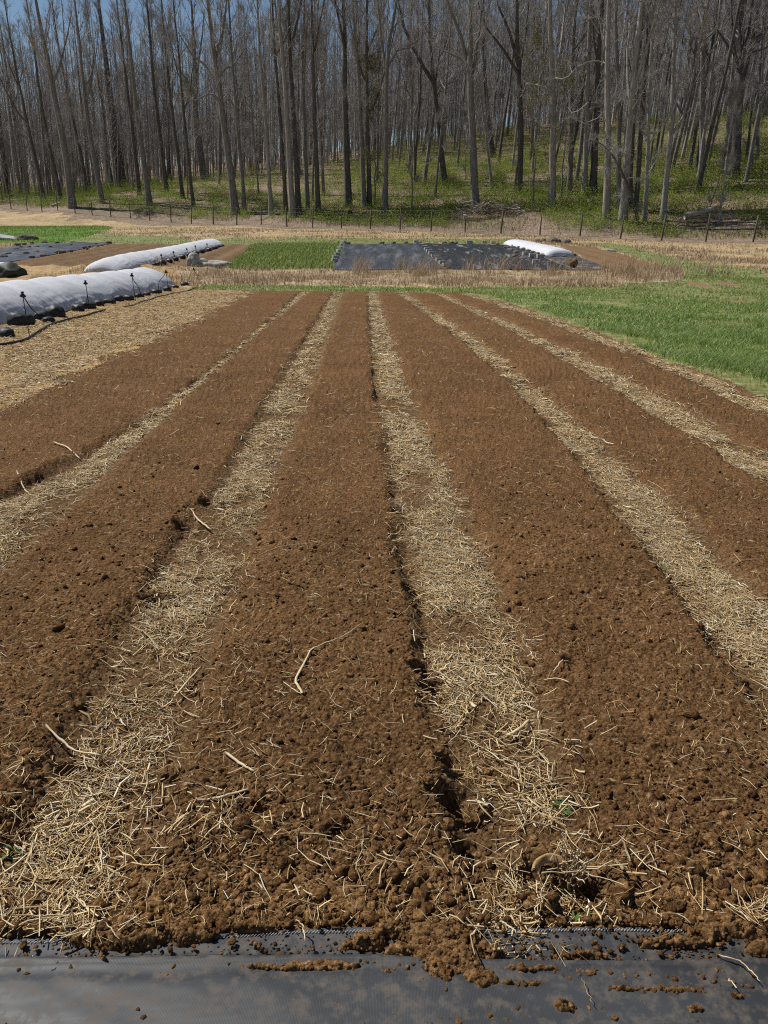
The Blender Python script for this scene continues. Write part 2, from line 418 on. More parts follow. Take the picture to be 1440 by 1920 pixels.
def streak_mat(name, stops, s1=30, fine=(1, 1, 1), big=1.2, bigc=((.75, .72, .68), (1.2, 1.18, 1.15)), bs=.8, bd=.02):
    m, nt, b = mat(name, 0.9, 0.15)
    a = noise(nt, coord(nt, (1, .22, 1), (0, 0, .4)), s1, 3, .6, .8); c_ = noise(nt, coord(nt, (.22, 1, 1), (0, 0, .2)), s1, 3, .6, .8)
    mx = nt.nodes.new("ShaderNodeMath"); mx.operation = 'MAXIMUM'; nt.links.new(a, mx.inputs[0]); nt.links.new(c_, mx.inputs[1])
    c = ramp(nt, mx.outputs[0], stops)
    c = mix(nt, 1.0, c, ramp(nt, noise(nt, coord(nt), big, 5, .6), [(.3, bigc[0]), (.7, bigc[1])]), 'MULTIPLY')
    setc(nt, b, c); bump(nt, b, mx.outputs[0], bs, bd); return m
MATS['path'] = soil_mat('straw_path', (.070, .038, .016), (.155, .088, .040), (.30, .195, .10), 1.0)
MATS['strawfield'] = streak_mat('straw_mulch', [(.40, (.10, .060, .026)), (.50, (.28, .18, .08)), (.66, (.56, .40, .185))], 55, bs=.8)
MATS['straw_plot'] = streak_mat('dry_stubble', [(.36, (.15, .09, .04)), (.5, (.33, .22, .11)), (.64, (.47, .34, .18))], 9, bd=.08)
MATS['meadow'] = streak_mat('dry_meadow', [(.36, (.16, .115, .065)), (.48, (.34, .25, .14)), (.62, (.50, .38, .225))], 6, big=.22, bigc=((.66, .66, .58), (1.15, 1.12, 1.08)), bd=.1)
MATS['strip'] = streak_mat('tall_dry_grass_ground', [(.38, (.19, .14, .085)), (.5, (.36, .275, .17)), (.66, (.50, .395, .26))], 8, bd=.08)
MATS['grass'] = streak_mat('green_grass_ground', [(.38, (.09, .085, .035)), (.5, (.13, .165, .05)), (.68, (.30, .25, .12))], 10, big=.6)
MATS['verge'] = streak_mat('verge_ground', [(.38, (.07, .10, .032)), (.5, (.14, .18, .06)), (.68, (.34, .29, .15))], 9, big=.5)
MATS['crop'] = streak_mat('young_crop_ground', [(.38, (.07, .11, .028)), (.52, (.14, .18, .055)), (.7, (.30, .24, .12))], 6, big=.6)
MATS['bright'] = streak_mat('bright_crop_ground', [(.38, (.045, .105, .012)), (.52, (.085, .19, .022)), (.7, (.13, .23, .045))], 4, big=.3)
MATS['litter'] = streak_mat('leaf_litter', [(.36, (.085, .062, .045)), (.5, (.20, .15, .115)), (.66, (.34, .265, .205))], 5, big=.16, bigc=((.7, .74, .6), (1.15, 1.05, 1.0)), bd=.15)
MATS['bare'] = soil_mat('bare_track', (.17, .105, .055), (.27, .18, .10), (.37, .26, .16), .3)

def simple(name, stops, scale=8, rough=.85, spec=.2, detail=4, stretch=(1, 1, 1), bs=0.0, bd=.01, isl=0.0):
    m, nt, b = mat(name, rough, spec)
    f = noise(nt, coord(nt, stretch), scale, detail, .6)
    c = ramp(nt, f, stops)
    if isl: c = mix(nt, 1.0, c, ramp(nt, island(nt), [(0, (1 - isl,) * 3), (1, (1 + isl * .7,) * 3)]), 'MULTIPLY')
    setc(nt, b, c)
    if bs: bump(nt, b, f, bs, bd)
    return m
def isl_mat(name, stops, rough=.8, spec=.2, trans=0.0):
    m, nt, b = mat(name, rough, spec)
    c = ramp(nt, island(nt), stops); setc(nt, b, c)
    if trans:
        tr = nt.nodes.new("ShaderNodeBsdfTranslucent"); nt.links.new(c, tr.inputs[0])
        mx = nt.nodes.new("ShaderNodeMixShader"); mx.inputs[0].default_value = trans
        nt.links.new(b.outputs[0], mx.inputs[1]); nt.links.new(tr.outputs[0], mx.inputs[2])
        nt.links.new(mx.outputs[0], nt.nodes["Material Output"].inputs[0])
    return m
MATS['straw'] = isl_mat('straw', [(0, (.16, .092, .038)), (.2, (.36, .235, .105)), (.5, (.58, .42, .21)), (.8, (.73, .57, .325)), (.93, (.60, .52, .38)), (1, (.84, .73, .52))], .7, .2)
MATS['stalk'] = simple('dry_stalk', [(.3, (.38, .27, .13)), (.5, (.58, .46, .27)), (.7, (.72, .62, .42))], 14, .6, .3, 4, (1, 1, 1), .3, .003)
MATS['stalk_dark'] = simple('weathered_stalk', [(.3, (.17, .11, .06)), (.6, (.34, .25, .14)), (.8, (.45, .35, .2))], 18, .7, .2, 4, (1, 1, 1), .3, .003)
MATS['blade_green'] = isl_mat('grass_blades', [(0, (.09, .15, .027)), (.4, (.19, .295, .06)), (.8, (.30, .41, .10)), (.93, (.43, .49, .19)), (1, (.60, .52, .28))], .45, .45, .4)
MATS['blade_crop'] = isl_mat('crop_blades', [(0, (.10, .16, .025)), (.5, (.20, .285, .055)), (.8, (.30, .36, .10)), (1, (.55, .45, .22))], .5, .3, .4)
MATS['blade_dry'] = isl_mat('dry_blades', [(0, (.22, .145, .085)), (.45, (.38, .275, .17)), (.85, (.52, .41, .265)), (1, (.66, .56, .39))], .8, .15, .2)
MATS['bush'] = isl_mat('undergrowth_leaves', [(0, (.11, .16, .026)), (.4, (.20, .27, .042)), (.8, (.28, .35, .062)), (1, (.38, .39, .12))], .7, .1, .45)
MATS['brown_twigs'] = isl_mat('brush_twigs', [(0, (.10, .076, .055)), (.5, (.22, .175, .125)), (1, (.38, .32, .24))], .9, .1)
def bark(name, a, b_, c_):
    return simple(name, [(.3, a), (.5, b_), (.72, c_)], 3.0, .95, .1, 6, (3, 3, .5), .6, .05)
MATS['bark'] = bark('bark', (.10, .093, .086), (.19, .177, .163), (.31, .288, .262))
MATS['bark_pale'] = bark('pale_bark', (.15, .14, .125), (.28, .26, .232), (.43, .40, .36))
MATS['bark_dark'] = bark('dark_bark', (.058, .052, .048), (.112, .101, .092), (.19, .172, .155))
MATS['twig'] = simple('twigs', [(.3, (.215, .205, .197)), (.7, (.42, .40, .385))], .35, .95, .1)
MATS['buds'] = isl_mat('opening_buds', [(0, (.14, .13, .045)), (1, (.27, .25, .10))], .7, .2, .3)

# ------------------------------------------------------------------ ground: one sheet of survey rows, cut into its zones
def build_ground():
    ys = [-1.5, -1.0, -.5, 0, .25, .4, 0.5]
    while ys[-1] < 132:
        y = ys[-1]; ys.append(y + min(max(0.0010 * y * y, .0020), .13 if y < 31 else .42))
    ys = np.array(ys); us = np.linspace(-.78, .78, 1080)
    Y, U = np.meshgrid(ys, us, indexing='ij'); X = U * (Y + 1.2) + np.sign(U) * np.maximum(0, np.abs(U) - .66) / .12 * 2.4
    sh = X.shape; x, y = X.ravel(), Y.ravel()
    z0 = zone(x, y); rel = relief(x, y); h = T(x, y) + rel
    # crumb structure of the soil
    near = y < 9; g = np.zeros_like(x); xn, yn = x[near], y[near]
    cl = np.clip(1.2 - yn * .02, .3, 1.2)
    wx = xn + .012 * fbm(xn * 55, yn * 55, 3, 3); wy = yn + .012 * fbm(xn * 55 + 9, yn * 55, 3, 4)
    rough = 1 - sstep(1.5, 2.3, yn)
    sc = np.where(yn < 3.2, 1.0, np.where(yn < 5.5, 1.6, 2.3))
    gg = granules(wx, wy, .013, 0, .85) * .75 * (sc < 1.3) + granules(wx + 3, wy, .024, 1, .45, .2, .6) * .6 + granules(wx + 7, wy, .042, 4, .25, .2, .5) * .6 * (.3 + .7 * (sc > 1.3)) + granules(wx, wy + 5, .055, 2, .0 + .16 * rough, .18, .38) * .5
    gg += .011 * fbm(xn * 50, yn * 50, 4, 5) + .012 * np.abs(fbm(xn * 22 + 5, yn * 22, 3, 6))
    g[near] = gg * np.minimum(1, 1.2 - yn * .03)
    far = ~near; g[far] = np.abs(vnoise(x[far] * 22, y[far] * 14, 1)) * .035 + np.abs(vnoise(x[far] * 55, y[far] * 30, 2)) * .018
    wn_ = np.random.default_rng(3).normal(0, 1, len(x)); g += wn_ * np.clip((y - 3.5) / 5, 0, 1) * np.clip(.0008 * y, .003, .007) * (y < 32)
    soil = (z0 <= 6); amp = np.where(soil, 1.0, np.where(z0 < 20, .55, np.where(z0 == 20, .8, .6)))
    amp = np.where(y > 31, .5, amp)
    un = y < fab_edge(x) + .02; sp = rel > .004
    amp = np.where(un & ~sp, 0, amp)
    h = h + g * amp
    h += np.where(z0 == 32, .07 * np.sin((x + y * .06) * 4.2), 0)
    h += np.where(np.isin(z0, (30, 36, 33)), .16 * fbm(x * .9, y * .9, 3, 2), 0)
    V = np.stack([x, y, h], -1)
    n, m = sh; idx = np.arange(n * m).reshape(sh)
    q = np.stack([idx[:-1, :-1], idx[:-1, 1:], idx[1:, 1:], idx[1:, :-1]], -1).reshape(-1, 4)
    zf = z0[q[:, 0]]
    names = {0: ('headland', 'headland'), 20: ('straw_field', 'strawfield'), 21: ('grass_field', 'grass'), 30: ('dry_meadow', 'meadow'),
             31: ('crop_field', 'crop'), 32: ('soil_plot', 'plot'), 33: ('stubble_field', 'straw_plot'), 34: ('crop_field', 'bright'), 35: ('forest_floor', 'litter'),
             36: ('dry_grass_strip', 'strip'), 37: ('grass_verge', 'verge'), 38: ('bare_track', 'bare'), 39: ('soil_plot', 'plot')}
    for k in range(1, 7): names[k] = ('soil_bed', 'soil'); names[10 + k] = ('straw_path', 'path')
    for zz in np.unique(zf):
        f = q[zf == zz]; u, inv = np.unique(f, return_inverse=True)
        nm, mm = names[int(zz)]
        o = mesh(nm, V[u], inv.reshape(-1, 4), MATS[mm]); tag(o, kind='structure')
    # the wider land, to the horizon
    gx = np.concatenate([np.linspace(-900, -210, 18), np.linspace(-200, 200, 161), np.linspace(210, 900, 18)])
    gy = np.concatenate([np.linspace(-200, -45, 8), np.linspace(-40, 330, 186), np.linspace(350, 1500, 24)])
    GX, GY = np.meshgrid(gx, gy); x, y = GX.ravel(), GY.ravel()
    xc = np.clip(x, -160, 160); yc = np.clip(y, -40, 300)
    h = T(xc, yc)
    ins = (y > -2.3) & (y < 129) & (np.abs(x) < .78 * (y + 1.2) + np.where(y < 12, 1.5, -1.5))
    h = h - np.where(y < 3, .16, .6) * ins - .02 + np.where(ins, 0, .5 * fbm(x / 5, y / 5, 3, 2) * (fdist(x, y) > 4))
    idx = np.arange(len(x)).reshape(GX.shape)
    q = np.stack([idx[:-1, :-1], idx[:-1, 1:], idx[1:, 1:], idx[1:, :-1]], -1).reshape(-1, 4)
    fd = fdist(x, y)[q[:, 0]]
    for nm, sel, mm in (('forest_floor', fd > -3, 'litter'), ('meadow', fd <= -3, 'meadow')):
        f = q[sel]; u, inv = np.unique(f, return_inverse=True)
        o = mesh(nm, np.stack([x, y, h], -1)[u], inv.reshape(-1, 4), MATS[mm]); tag(o, kind='structure')
build_ground()

# ------------------------------------------------------------------ loose straw, clods, blades (nobody could count them)
def sticks_on(x, y, L, w, r, lift, pitch=.18, sides=3, flat=.45, k=3, bend=.25, z=None, az=None):
    n = len(x); a = r.uniform(0, np.pi * 2, n) if az is None else az
    p = r.normal(0, pitch, n)
    d = np.stack([np.cos(a) * np.cos(p), np.sin(a) * np.cos(p), np.sin(p)], -1)
    c = np.stack([x, y, (ground(x, y) if z is None else z) + lift], -1)
    t = np.linspace(-.5, .5, k)
    P = c[:, None] + d[:, None] * (L[:, None] * t[None])[..., None]
    if bend:
        pr = np.stack([-np.sin(a), np.cos(a), np.zeros(n)], -1); b = r.normal(0, bend, n) * L
        P = P + pr[:, None] * (b[:, None] * (t[None] ** 2))[..., None]; P[..., 2] += (r.normal(0, bend * .6, n) * L)[:, None] * (t[None] ** 2 - .08)
    R = np.repeat(w[:, None] * .5, k, 1); R[:, -1] *= .6
    return tubes(P, R, sides, flat, r)

def straw_zone(name, lo, hi, y0, y1, n, seed, lw=(.025, .105), dens=None, cover=None):
    r = np.random.default_rng(seed)
    y = 1 / r.uniform(1 / y1, 1 / y0, n * 3)
    y = np.where(r.random(n * 3) < .35, r.uniform(y0, y1, n * 3) , y)
    a, b = lo(y), hi(y); x = a + (b - a) * r.random(n * 3)
    keep = np.ones(n * 3, bool)
    if dens is not None: keep &= r.random(n * 3) < dens(x, y)
    x, y = x[keep][:n], y[keep][:n]
    m = len(x)
    s = np.clip(y / 4.5, .8, 4.0)
    fl = r.random(m) < .10
    L = r.uniform(lw[0], lw[1], m) * np.clip(s, 1, 1.7) * np.where(r.random(m) < .10, 1.8, 1) * np.where(fl, .6, 1)
    w = np.clip(r.lognormal(np.log(.0032), .42, m), .0015, .009) * np.where(fl, 2.2, 1) * np.clip(s, 1, 2.6)
    V, Q = sticks_on(x, y, L, w, r, .004 + r.random(m) ** 2 * .026, .10, bend=.4)
    o = mesh(name, V, Q, MATS['straw']); tag(o, kind='stuff'); return o

def cover_fn(i, ya=1.4):
    def f(x, y):
        q = fbm(x * 4 + i * 3, y * 2.2, 3, 2)
        fade = np.clip((y - ya) / .9, .15, 1)
        c_ = (edge(PCFG[i][0], y) + edge(PCFG[i][1], y)) / 2; hw = (edge(PCFG[i][1], y) - edge(PCFG[i][0], y)) / 2
        ed = 1 - .92 * sstep(.38, .92, np.abs(x - c_ + .25 * hw * fbm(y * 1.5 + i, y * 0, 3, 4)) / hw)
        return np.clip((.85 + 2.7 * q), .05, 1) * fade * ed
    return f
PCFG = [(1, 2, 1.9, 14500, 2.4), (3, 4, 1.12, 21000, 2.7), (5, 6, 1.35, 24000, 2.15), (7, 8, 1.25, 27000, 1.6), (9, 10, 2.2, 24000, 1.9), (11, 12, 3.0, 20000, 3)]
for i, (a, b, y0, n, ya) in enumerate(PCFG):
    straw_zone('straw', lambda y, a=a: edge(a, y) - .01 - .05 * np.random.default_rng(1).random(len(y)), lambda y, b=b: edge(b, y) + .03, y0, YEND, n, 20 + i, dens=cover_fn(i, ya))
def chaff():
    r = np.random.default_rng(90)
    for i, (a, b, y0, n, ya) in enumerate(PCFG):
        n = int(n * 1.7); y = 1 / r.uniform(1 / 14, 1 / y0, n); x = edge(a, y) + (edge(b, y) - edge(a, y)) * r.uniform(-.08, 1.08, n); k = r.random(n) < np.clip(-.05 + 1.1 * cover_fn(i, ya - .1)(x, y), 0, 1); x, y = x[k], y[k]; m = len(x); s_ = np.clip(y / 4, 1, 2.4)
        V, Q = sticks_on(x, y, r.uniform(.008, .032, m) * s_, r.uniform(.0018, .0048, m) * s_, r, .004 + .012 * r.random(m), .12, k=2, bend=0, flat=.3)
        tag(mesh('straw_chaff', V, Q, MATS['straw']), kind='stuff')
chaff()
# matted straw over the field on the left
straw_zone('straw', lambda y: edge(0, y) - 4.6 - 0 * y, lambda y: edge(0, y) + .15, 5.5, YEND + .5, 90000, 40, (.03, .10), dens=lambda x, y: np.clip(1.0 + 1.5 * fbm(x * 1.8, y * 1.0, 4, 5) - 1.2 * np.exp(-((edge(0, y) - x) / .30) ** 2), .08, 1))
# straw bits and roots dropped on the beds and the headland
def bed_bits():
    r = np.random.default_rng(61); n = 30000
    y = 1 / r.uniform(1 / 29, 1 / .98, n) ** 1.0; y = np.where(r.random(n) < .5, r.uniform(2, 22, n), y); x = r.uniform(-.68, .68, n) * (y + .6)
    z = zone(x, y); k = (z <= 6) & (y > fab_edge(x)) & (r.random(n) < np.clip(.55 + 1.5 * fbm(x * 2, y * 2, 3, 1) + .0 * y, .1, 1))
    x, y = x[k], y[k]; m = len(x); s = np.clip(y / 4, 1, 3)
    V, Q = sticks_on(x, y, r.uniform(.015, .07, m) * s ** .5, r.uniform(.0014, .0036, m) * s, r, .008 + .012 * r.random(m), .3)
    tag(mesh('straw', V, Q, MATS['straw']), kind='stuff')
bed_bits()
# thick litter of coarse straw where the two near paths run out into the headland
def coarse():
    r = np.random.default_rng(62); P = []
    for (px, py, sx, sy, n) in [(190,1560,110,90,230),(110,1690,100,40,150),(60,1560,90,70,130),(240,1430,70,80,170),(1000,1420,90,90,330),(930,1370,80,50,150),(1030,1500,70,40,110),(280,1250,90,110,260),(900,1250,90,110,160),(680,1630,260,60,110),(400,1560,140,70,200),(1200,1600,220,110,150),(1410,1720,60,35,70),(900,1750,70,40,30),(1330,1100,110,70,160),(400,1000,70,90,160)]:
        n = int(n * .5); a = r.normal(0, .6, (n, 2)) * [sx, sy] + [px, py]
        d = ray(a[:, 0], a[:, 1]); b = at(px, py); t = (b[2] - CAMH) / d[:, 2]; P.append((d * t[:, None])[:, :2])
    P = np.concatenate(P); x, y = P[:, 0], P[:, 1]; m = len(x)
    V, Q = sticks_on(x, y, r.uniform(.02, .10, m), r.uniform(.002, .0065, m), r, .01 + .022 * r.random(m), .22)
    tag(mesh('straw', V, Q, MATS['straw']), kind='stuff')
coarse()

def clods():
    r = np.random.default_rng(63); n = 170000
    y = 1 / r.uniform(1 / 7.5, 1 / .9, n); x = r.uniform(-.72, .72, n) * (y + .5)
    z = zone(x, y); rough = 1 - sstep(1.55, 2.4, y); re = relief(x, y); fe = fab_edge(x)
    # along the trench edges too
    tr = np.zeros(n)
    for i, (a, b) in enumerate(PATHS): tr = np.maximum(tr, np.exp(-((x - edge(a, y) + .02) / .07) ** 2))
    pr = np.where(z <= 6, .34 + .4 * rough * np.clip(.6 + 1.6 * fbm(x * 5, y * 5, 3, 4), 0, 1) + .25 * tr, .035 + .12 * rough + .3 * tr)
    pr = np.where(y < fe + .015, np.where(re > .006, .75, .06 + .30 * np.clip(fbm(x * 4 + 3, y * 9, 3, 2) + .18 * np.clip(x, -1, 1) + .02, 0, 1)), pr)
    pr = pr * np.clip(1.5 - y / 4.2, .03, 1)
    k = r.random(n) < pr; x, y, rough = x[k], y[k], rough[k]; m = len(x)
    s = r.lognormal(np.log(.0042), .45, m) * (1 + .5 * rough) * np.clip(y / 2.6, .85, 1.5); s = np.clip(s, .0025, .026)
    s = np.where(y < fab_edge(x), np.clip(s * .65, .0022, .008), s)
    zz = np.where(y < fab_edge(x) + .015, np.maximum(ground(x, y), T(x, y) + .014), ground(x, y))
    P = np.stack([x, y, zz + s * .45], -1)
    V, F = blobs(P, s, r, ICO1, .5, .8); tag(mesh('soil_clods', V, F, MATS['clod']), kind='stuff')
    n = 9000; y = 1 / r.uniform(1 / 6, 1 / 1.0, n); x = r.uniform(-.7, .7, n) * (y + .5); rough = 1 - sstep(1.5, 2.2, y); tr = np.zeros(n)
    for a, b in PATHS: tr = np.maximum(tr, np.maximum(np.exp(-((x - edge(a, y)) / .06) ** 2), .6 * np.exp(-((x - edge(b, y)) / .05) ** 2)))
    k = (y > fab_edge(x) + .03) & (r.random(n) < .02 + .13 * rough + .26 * tr); x, y = x[k], y[k]; m = len(x); s = np.clip(r.lognormal(np.log(.0105), .38, m), .005, .026)
    V, F = blobs(np.stack([x, y, ground(x, y) + s * .4], -1), s, r, ICO2, .42, .85); tag(mesh('soil_clods', V, F, MATS['clod']), kind='stuff')
    big = [(185,1700,.022),(480,1525,.020),(1240,1560,.018),(1330,1585,.02),(800,1560,.02),(840,1545,.02),(755,1530,.016),(1385,1680,.02),(660,1560,.018),(1110,1545,.015),(975,1660,.02),
           (330,1480,.014),(50,1640,.018),(700,1600,.016),(1180,1660,.018),(1300,1640,.022),(1355,1665,.018),(590,1580,.015),(870,1620,.017),(1255,1690,.016),(520,1660,.014),(420,1620,.016),(780,1700,.015)]
    V0 = []; F0 = []; o = 0
    for px, py, s in big:
        p = gpt(px, py, s * .5); V1, F1 = ICO3
        nn = 1 + .38 * fbm(V1[:, 0] * 2 + px, V1[:, 1] * 2 + V1[:, 2] * 1.7, 4, 2) + .2 * vnoise(V1[:, 0] * 9 + py, V1[:, 2] * 9 + V1[:, 1] * 7, 3)
        V0.append(V1 * nn[:, None] * s * [1.1, 1, .85] + p); F0.append(F1 + o); o += len(V1)
    tag(mesh('soil_clods', np.concatenate(V0), np.concatenate(F0), MATS['clod']), kind='stuff')
clods()

def blades(name, x, y, H, w, m, r, lean=.45, z=None, k=3):
    n = len(x); a = r.uniform(0, 6.283, n); l = np.abs(r.normal(0, lean, n)) * H
    b = np.stack([x, y, (T(x, y) if z is None else z) - .01], -1)
    d = np.stack([np.cos(a), np.sin(a), np.zeros(n)], -1)
    t = np.linspace(0, 1, k)
    P = b[:, None] + d[:, None] * (l[:, None] * t[None] ** 2)[..., None]; P[..., 2] += H[:, None] * (t * (1 - .22 * np.clip(lean, 0, 1) * t))[None]
    s = np.stack([-np.sin(a + r.normal(0, .6, n)), np.cos(a + r.normal(0, .6, n)), np.zeros(n)], -1)
    Wd = w[:, None] * np.array([1, .85, .12] if k == 3 else np.linspace(1, .12, k))[None]
    V, Q = ribbons(P, Wd, norm(s)); o = mesh(name, V, Q, m); tag(o, kind='stuff'); return o

def grass_all():
    r = np.random.default_rng(71); n = 400000
    # right-hand green field
    y = 1 / r.uniform(1 / (YEND + 2), 1 / 6.0, n); x = edge(12, y) + r.random(n) * (.62 * (y + 1) - edge(12, y) + 1.0)
    q = fbm(x * .9, y * .6, 4, 3)
    gap = np.clip(.95 + 2.0 * q, .05, 1) * sstep(-.05, .5, x - edge(12, y) + .7 * fbm(x * 1.5, y * 1.2, 3, 2))
    k = (zone(x, y) == 21) & (r.random(n) < gap); x, y = x[k], y[k]; m = len(x); s = np.clip(y / 11, .9, 2.4)
    blades('grass', x, y, r.uniform(.05, .15, m) * (1 + 1.1 * fbm(x * 1.1, y * .9, 3, 1)), r.uniform(.006, .0115, m) * s, MATS['blade_green'], r, .85)
    # verge at the far end of the beds, with straw-coloured blades in it
    n = 60000; x = r.uniform(-9, 24, n); y = r.uniform(YEND - .3, YEND + 10, n)
    k = (zone(x, y) == 37) & (r.random(n) < np.clip(.7 + 1.2 * fbm(x * .6, y * .6, 3, 2), .1, 1)); x, y = x[k], y[k]; m = len(x)
    blades('grass', x, y, r.uniform(.05, .14, m), r.uniform(.014, .026, m), MATS['blade_crop'], r, .7)
    # tall dry grass strip
    P = np.array(MIDW[0][1]); n = 90000
    x = r.uniform(P[:, 0].min() - 3, P[:, 0].max() + 1, n); y = r.uniform(YEND + 1, P[:, 1].max() + 1.5, n)
    z = zone(x, y); k = (((z == 36) | (z == 33)) & (r.random(n) < np.clip(.55 + 1.1 * fbm(x * .5, y * .5, 3, 4), .05, 1))); x, y, z = x[k], y[k], z[k]; m = len(x)
    H = r.gamma(4, .055, m) * (1 + .7 * fbm(x * .35, y * .35, 2, 2)) * np.where(z == 33, .55, 1)
    blades('dry_grass', x, y, np.clip(H, .08, 1.1), r.uniform(.010, .024, m), MATS['blade_dry'], r, .55)
    # taller tussocks bending over in front of the dark covers
    cx = r.uniform(-4, 17, 46); cy = r.uniform(38.5, 42.5, 46); n = 46 * 30
    x = np.repeat(cx, 30) + r.normal(0, .14, n); y = np.repeat(cy, 30) + r.normal(0, .14, n)
    blades('dry_grass', x, y, r.uniform(.5, 1.35, n), r.uniform(.010, .02, n), MATS['blade_dry'], r, .8, k=5)
    # short dry grass over the far meadow
    n = 240000; y = 1 / r.uniform(1 / 100, 1 / 31, n); x = r.uniform(-.66, .66, n) * y
    z = zone(x, y); k = ((z == 30) & (r.random(n) < np.clip(.5 + 1.6 * fbm(x * .25, y * .25, 3, 6), .06, 1))); x, y = x[k], y[k]; m = len(x)
    blades('dry_grass', x, y, r.uniform(.08, .30, m), r.uniform(.02, .045, m) * np.clip(y / 50, .8, 1.8), MATS['blade_dry'], r, .7)
    n = 60000; y = r.uniform(36, 120, n); x = r.uniform(-.66, .66, n) * y
    z = zone(x, y); k = (z == 37) & (y > YEND + 8); x, y = x[k], y[k]; m = len(x)
    blades('grass', x, y, r.uniform(.06, .18, m), r.uniform(.03, .06, m), MATS['blade_crop'], r, .6)
    # young crop standing in drilled rows
    for zz, row in ((31, .32), (34, .5)):
        P = np.array([p for z_, L in MIDW if z_ == zz for p in L]); n = 42000
        x = r.uniform(P[:, 0].min(), P[:, 0].max(), n); y = r.uniform(P[:, 1].min(), P[:, 1].max(), n)
        x = np.round((x + .05 * y) / row) * row - .05 * y + r.normal(0, .07, n)
        k = (zone(x, y) == zz) & (r.random(n) < np.clip(.75 + 1.3 * fbm(x * .4, y * .4, 3, 2), .1, 1)); x, y = x[k], y[k]; m = len(x)
        blades('crop_plants', x, y, r.uniform(.10, .26, m), r.uniform(.025, .05, m), MATS['blade_crop'], r, .5)
grass_all()

# ------------------------------------------------------------------ things: the woven ground cover at the near end
def fabric_mat(name, base, dust, rough=.42, weave=0.0, dscale=9, dmin=.56, dmax=.68, st=(1, 1, 1)):  # dust: second colour, mixed in where the noise is high
    m, nt, b = mat(name, rough, .5); v = coord(nt)
    d = ramp(nt, noise(nt, coord(nt, st), dscale, 6, .68), [(dmin, (0, 0, 0)), (dmax, (1, 1, 1))])
    lo = ramp(nt, noise(nt, v, 2.5, 3, .5), [(.3, tuple(c * .75 for c in base)), (.7, tuple(c * 1.3 for c in base))])
    setc(nt, b, mix(nt, d, lo, dust)); nt.links.new(ramp(nt, d, [(0, (rough,) * 3), (1, (.9,) * 3)]), b.inputs["Roughness"])
    if weave:
        wv = nt.nodes.new("ShaderNodeTexWave"); wv.inputs["Scale"].default_value = weave; wv.inputs["Distortion"].default_value = .6; wv.inputs["Detail"].default_value = 1
        nt.links.new(coord(nt), wv.inputs["Vector"])
        w2 = nt.nodes.new("ShaderNodeTexWave"); w2.bands_direction = 'Y'; w2.inputs["Scale"].default_value = weave * 1.3; nt.links.new(coord(nt), w2.inputs["Vector"])
        mx = nt.nodes.new("ShaderNodeMath"); mx.operation = 'ADD'; nt.links.new(wv.outputs["Fac"], mx.inputs[0]); nt.links.new(w2.outputs["Fac"], mx.inputs[1])
        bump(nt, b, mx.outputs[0], .10, .0008)
    return m
def near_fabric():
    m = fabric_mat('woven_cover', (.030, .032, .034), (.135, .105, .076), .55, 95, 26, .46, .82)
    xs = np.linspace(-2.2, 2.2, 560)
    fold = ats([(-400,1806),(0,1804),(400,1799),(700,1796),(1000,1812),(1440,1806),(1900,1806)]); fold2 = ats([(-400,1845),(300,1840),(700,1837),(1000,1852),(1440,1872),(1900,1880)])
    rows = 170; t = np.linspace(0, 1, rows); t = t ** .8
    fe = fab_edge(xs) + .006 * fbm(xs * 6, xs * 0, 3, 2)
    Y = fe[None] + (0.25 - fe[None]) * t[:, None]; X = np.broadcast_to(xs[None], Y.shape)
    f1 = np.interp(X, fold[:, 0], fold[:, 1]); f2 = np.interp(X, fold2[:, 0], fold2[:, 1])
    h = .008 + .012 * (1 - sstep(f1 - .008, f1 + .002, Y)) + .010 * np.exp(-((Y - f1 + .012) / .012) ** 2)
    h += .007 * np.exp(-((Y - f2) / .008) ** 2) * (.3 + vnoise(X * 3, Y * 0, 3)) + .004 * (1 - sstep(f2 - .012, f2, Y))
    h += .010 * fbm(X * 1.8, Y * 8, 3, 5) + .004 * fbm(X * 5 + Y * 9, Y * 20, 3, 6)
    Z = T(X, Y) + np.maximum(h, .001)
    V = np.stack([X, Y, Z], -1).reshape(-1, 3); idx = np.arange(len(V)).reshape(Y.shape)
    q = np.stack([idx[:-1, :-1], idx[1:, :-1], idx[1:, 1:], idx[:-1, 1:]], -1).reshape(-1, 4)
    root = empty('ground_cover_sheet', (0, 0, 0)); tag(root, 'dark woven ground cover at the near bed end, strewn with spilled soil', 'ground cover')
    mesh('woven_sheet', V, q, m, root)
    wm = simple('white_thread', [(.3, (.30, .30, .30)), (.7, (.55, .55, .55))], 60)
    for off, x0, x1 in ((.013, -1.3, 1.3), ):
        x = np.arange(x0, x1, .0042); y = fab_edge(x) - off + .0016 * np.where(np.arange(len(x)) % 2, 1, -1)
        fe_ = fab_edge(x); hh = np.interp(x, xs, np.zeros(len(xs)))
        j = np.clip(((x + 2.2) / 4.4 * 559).astype(int), 0, 559); tt = (fe[j] - y) / (fe[j] - .25); ri = np.clip(np.searchsorted(t, tt), 1, rows - 1)
        z = np.maximum(Z[ri, j], Z[ri - 1, j]) + .0022
        n = len(x); P = np.stack([np.stack([x - .0016, y - .0022, z], -1), np.stack([x + .0016, y + .0022, z], -1)], 1)
        V, Q = tubes(P, np.full((n, 2), .0010), 4); mesh('stitched_thread', V, Q, wm, root)
near_fabric()

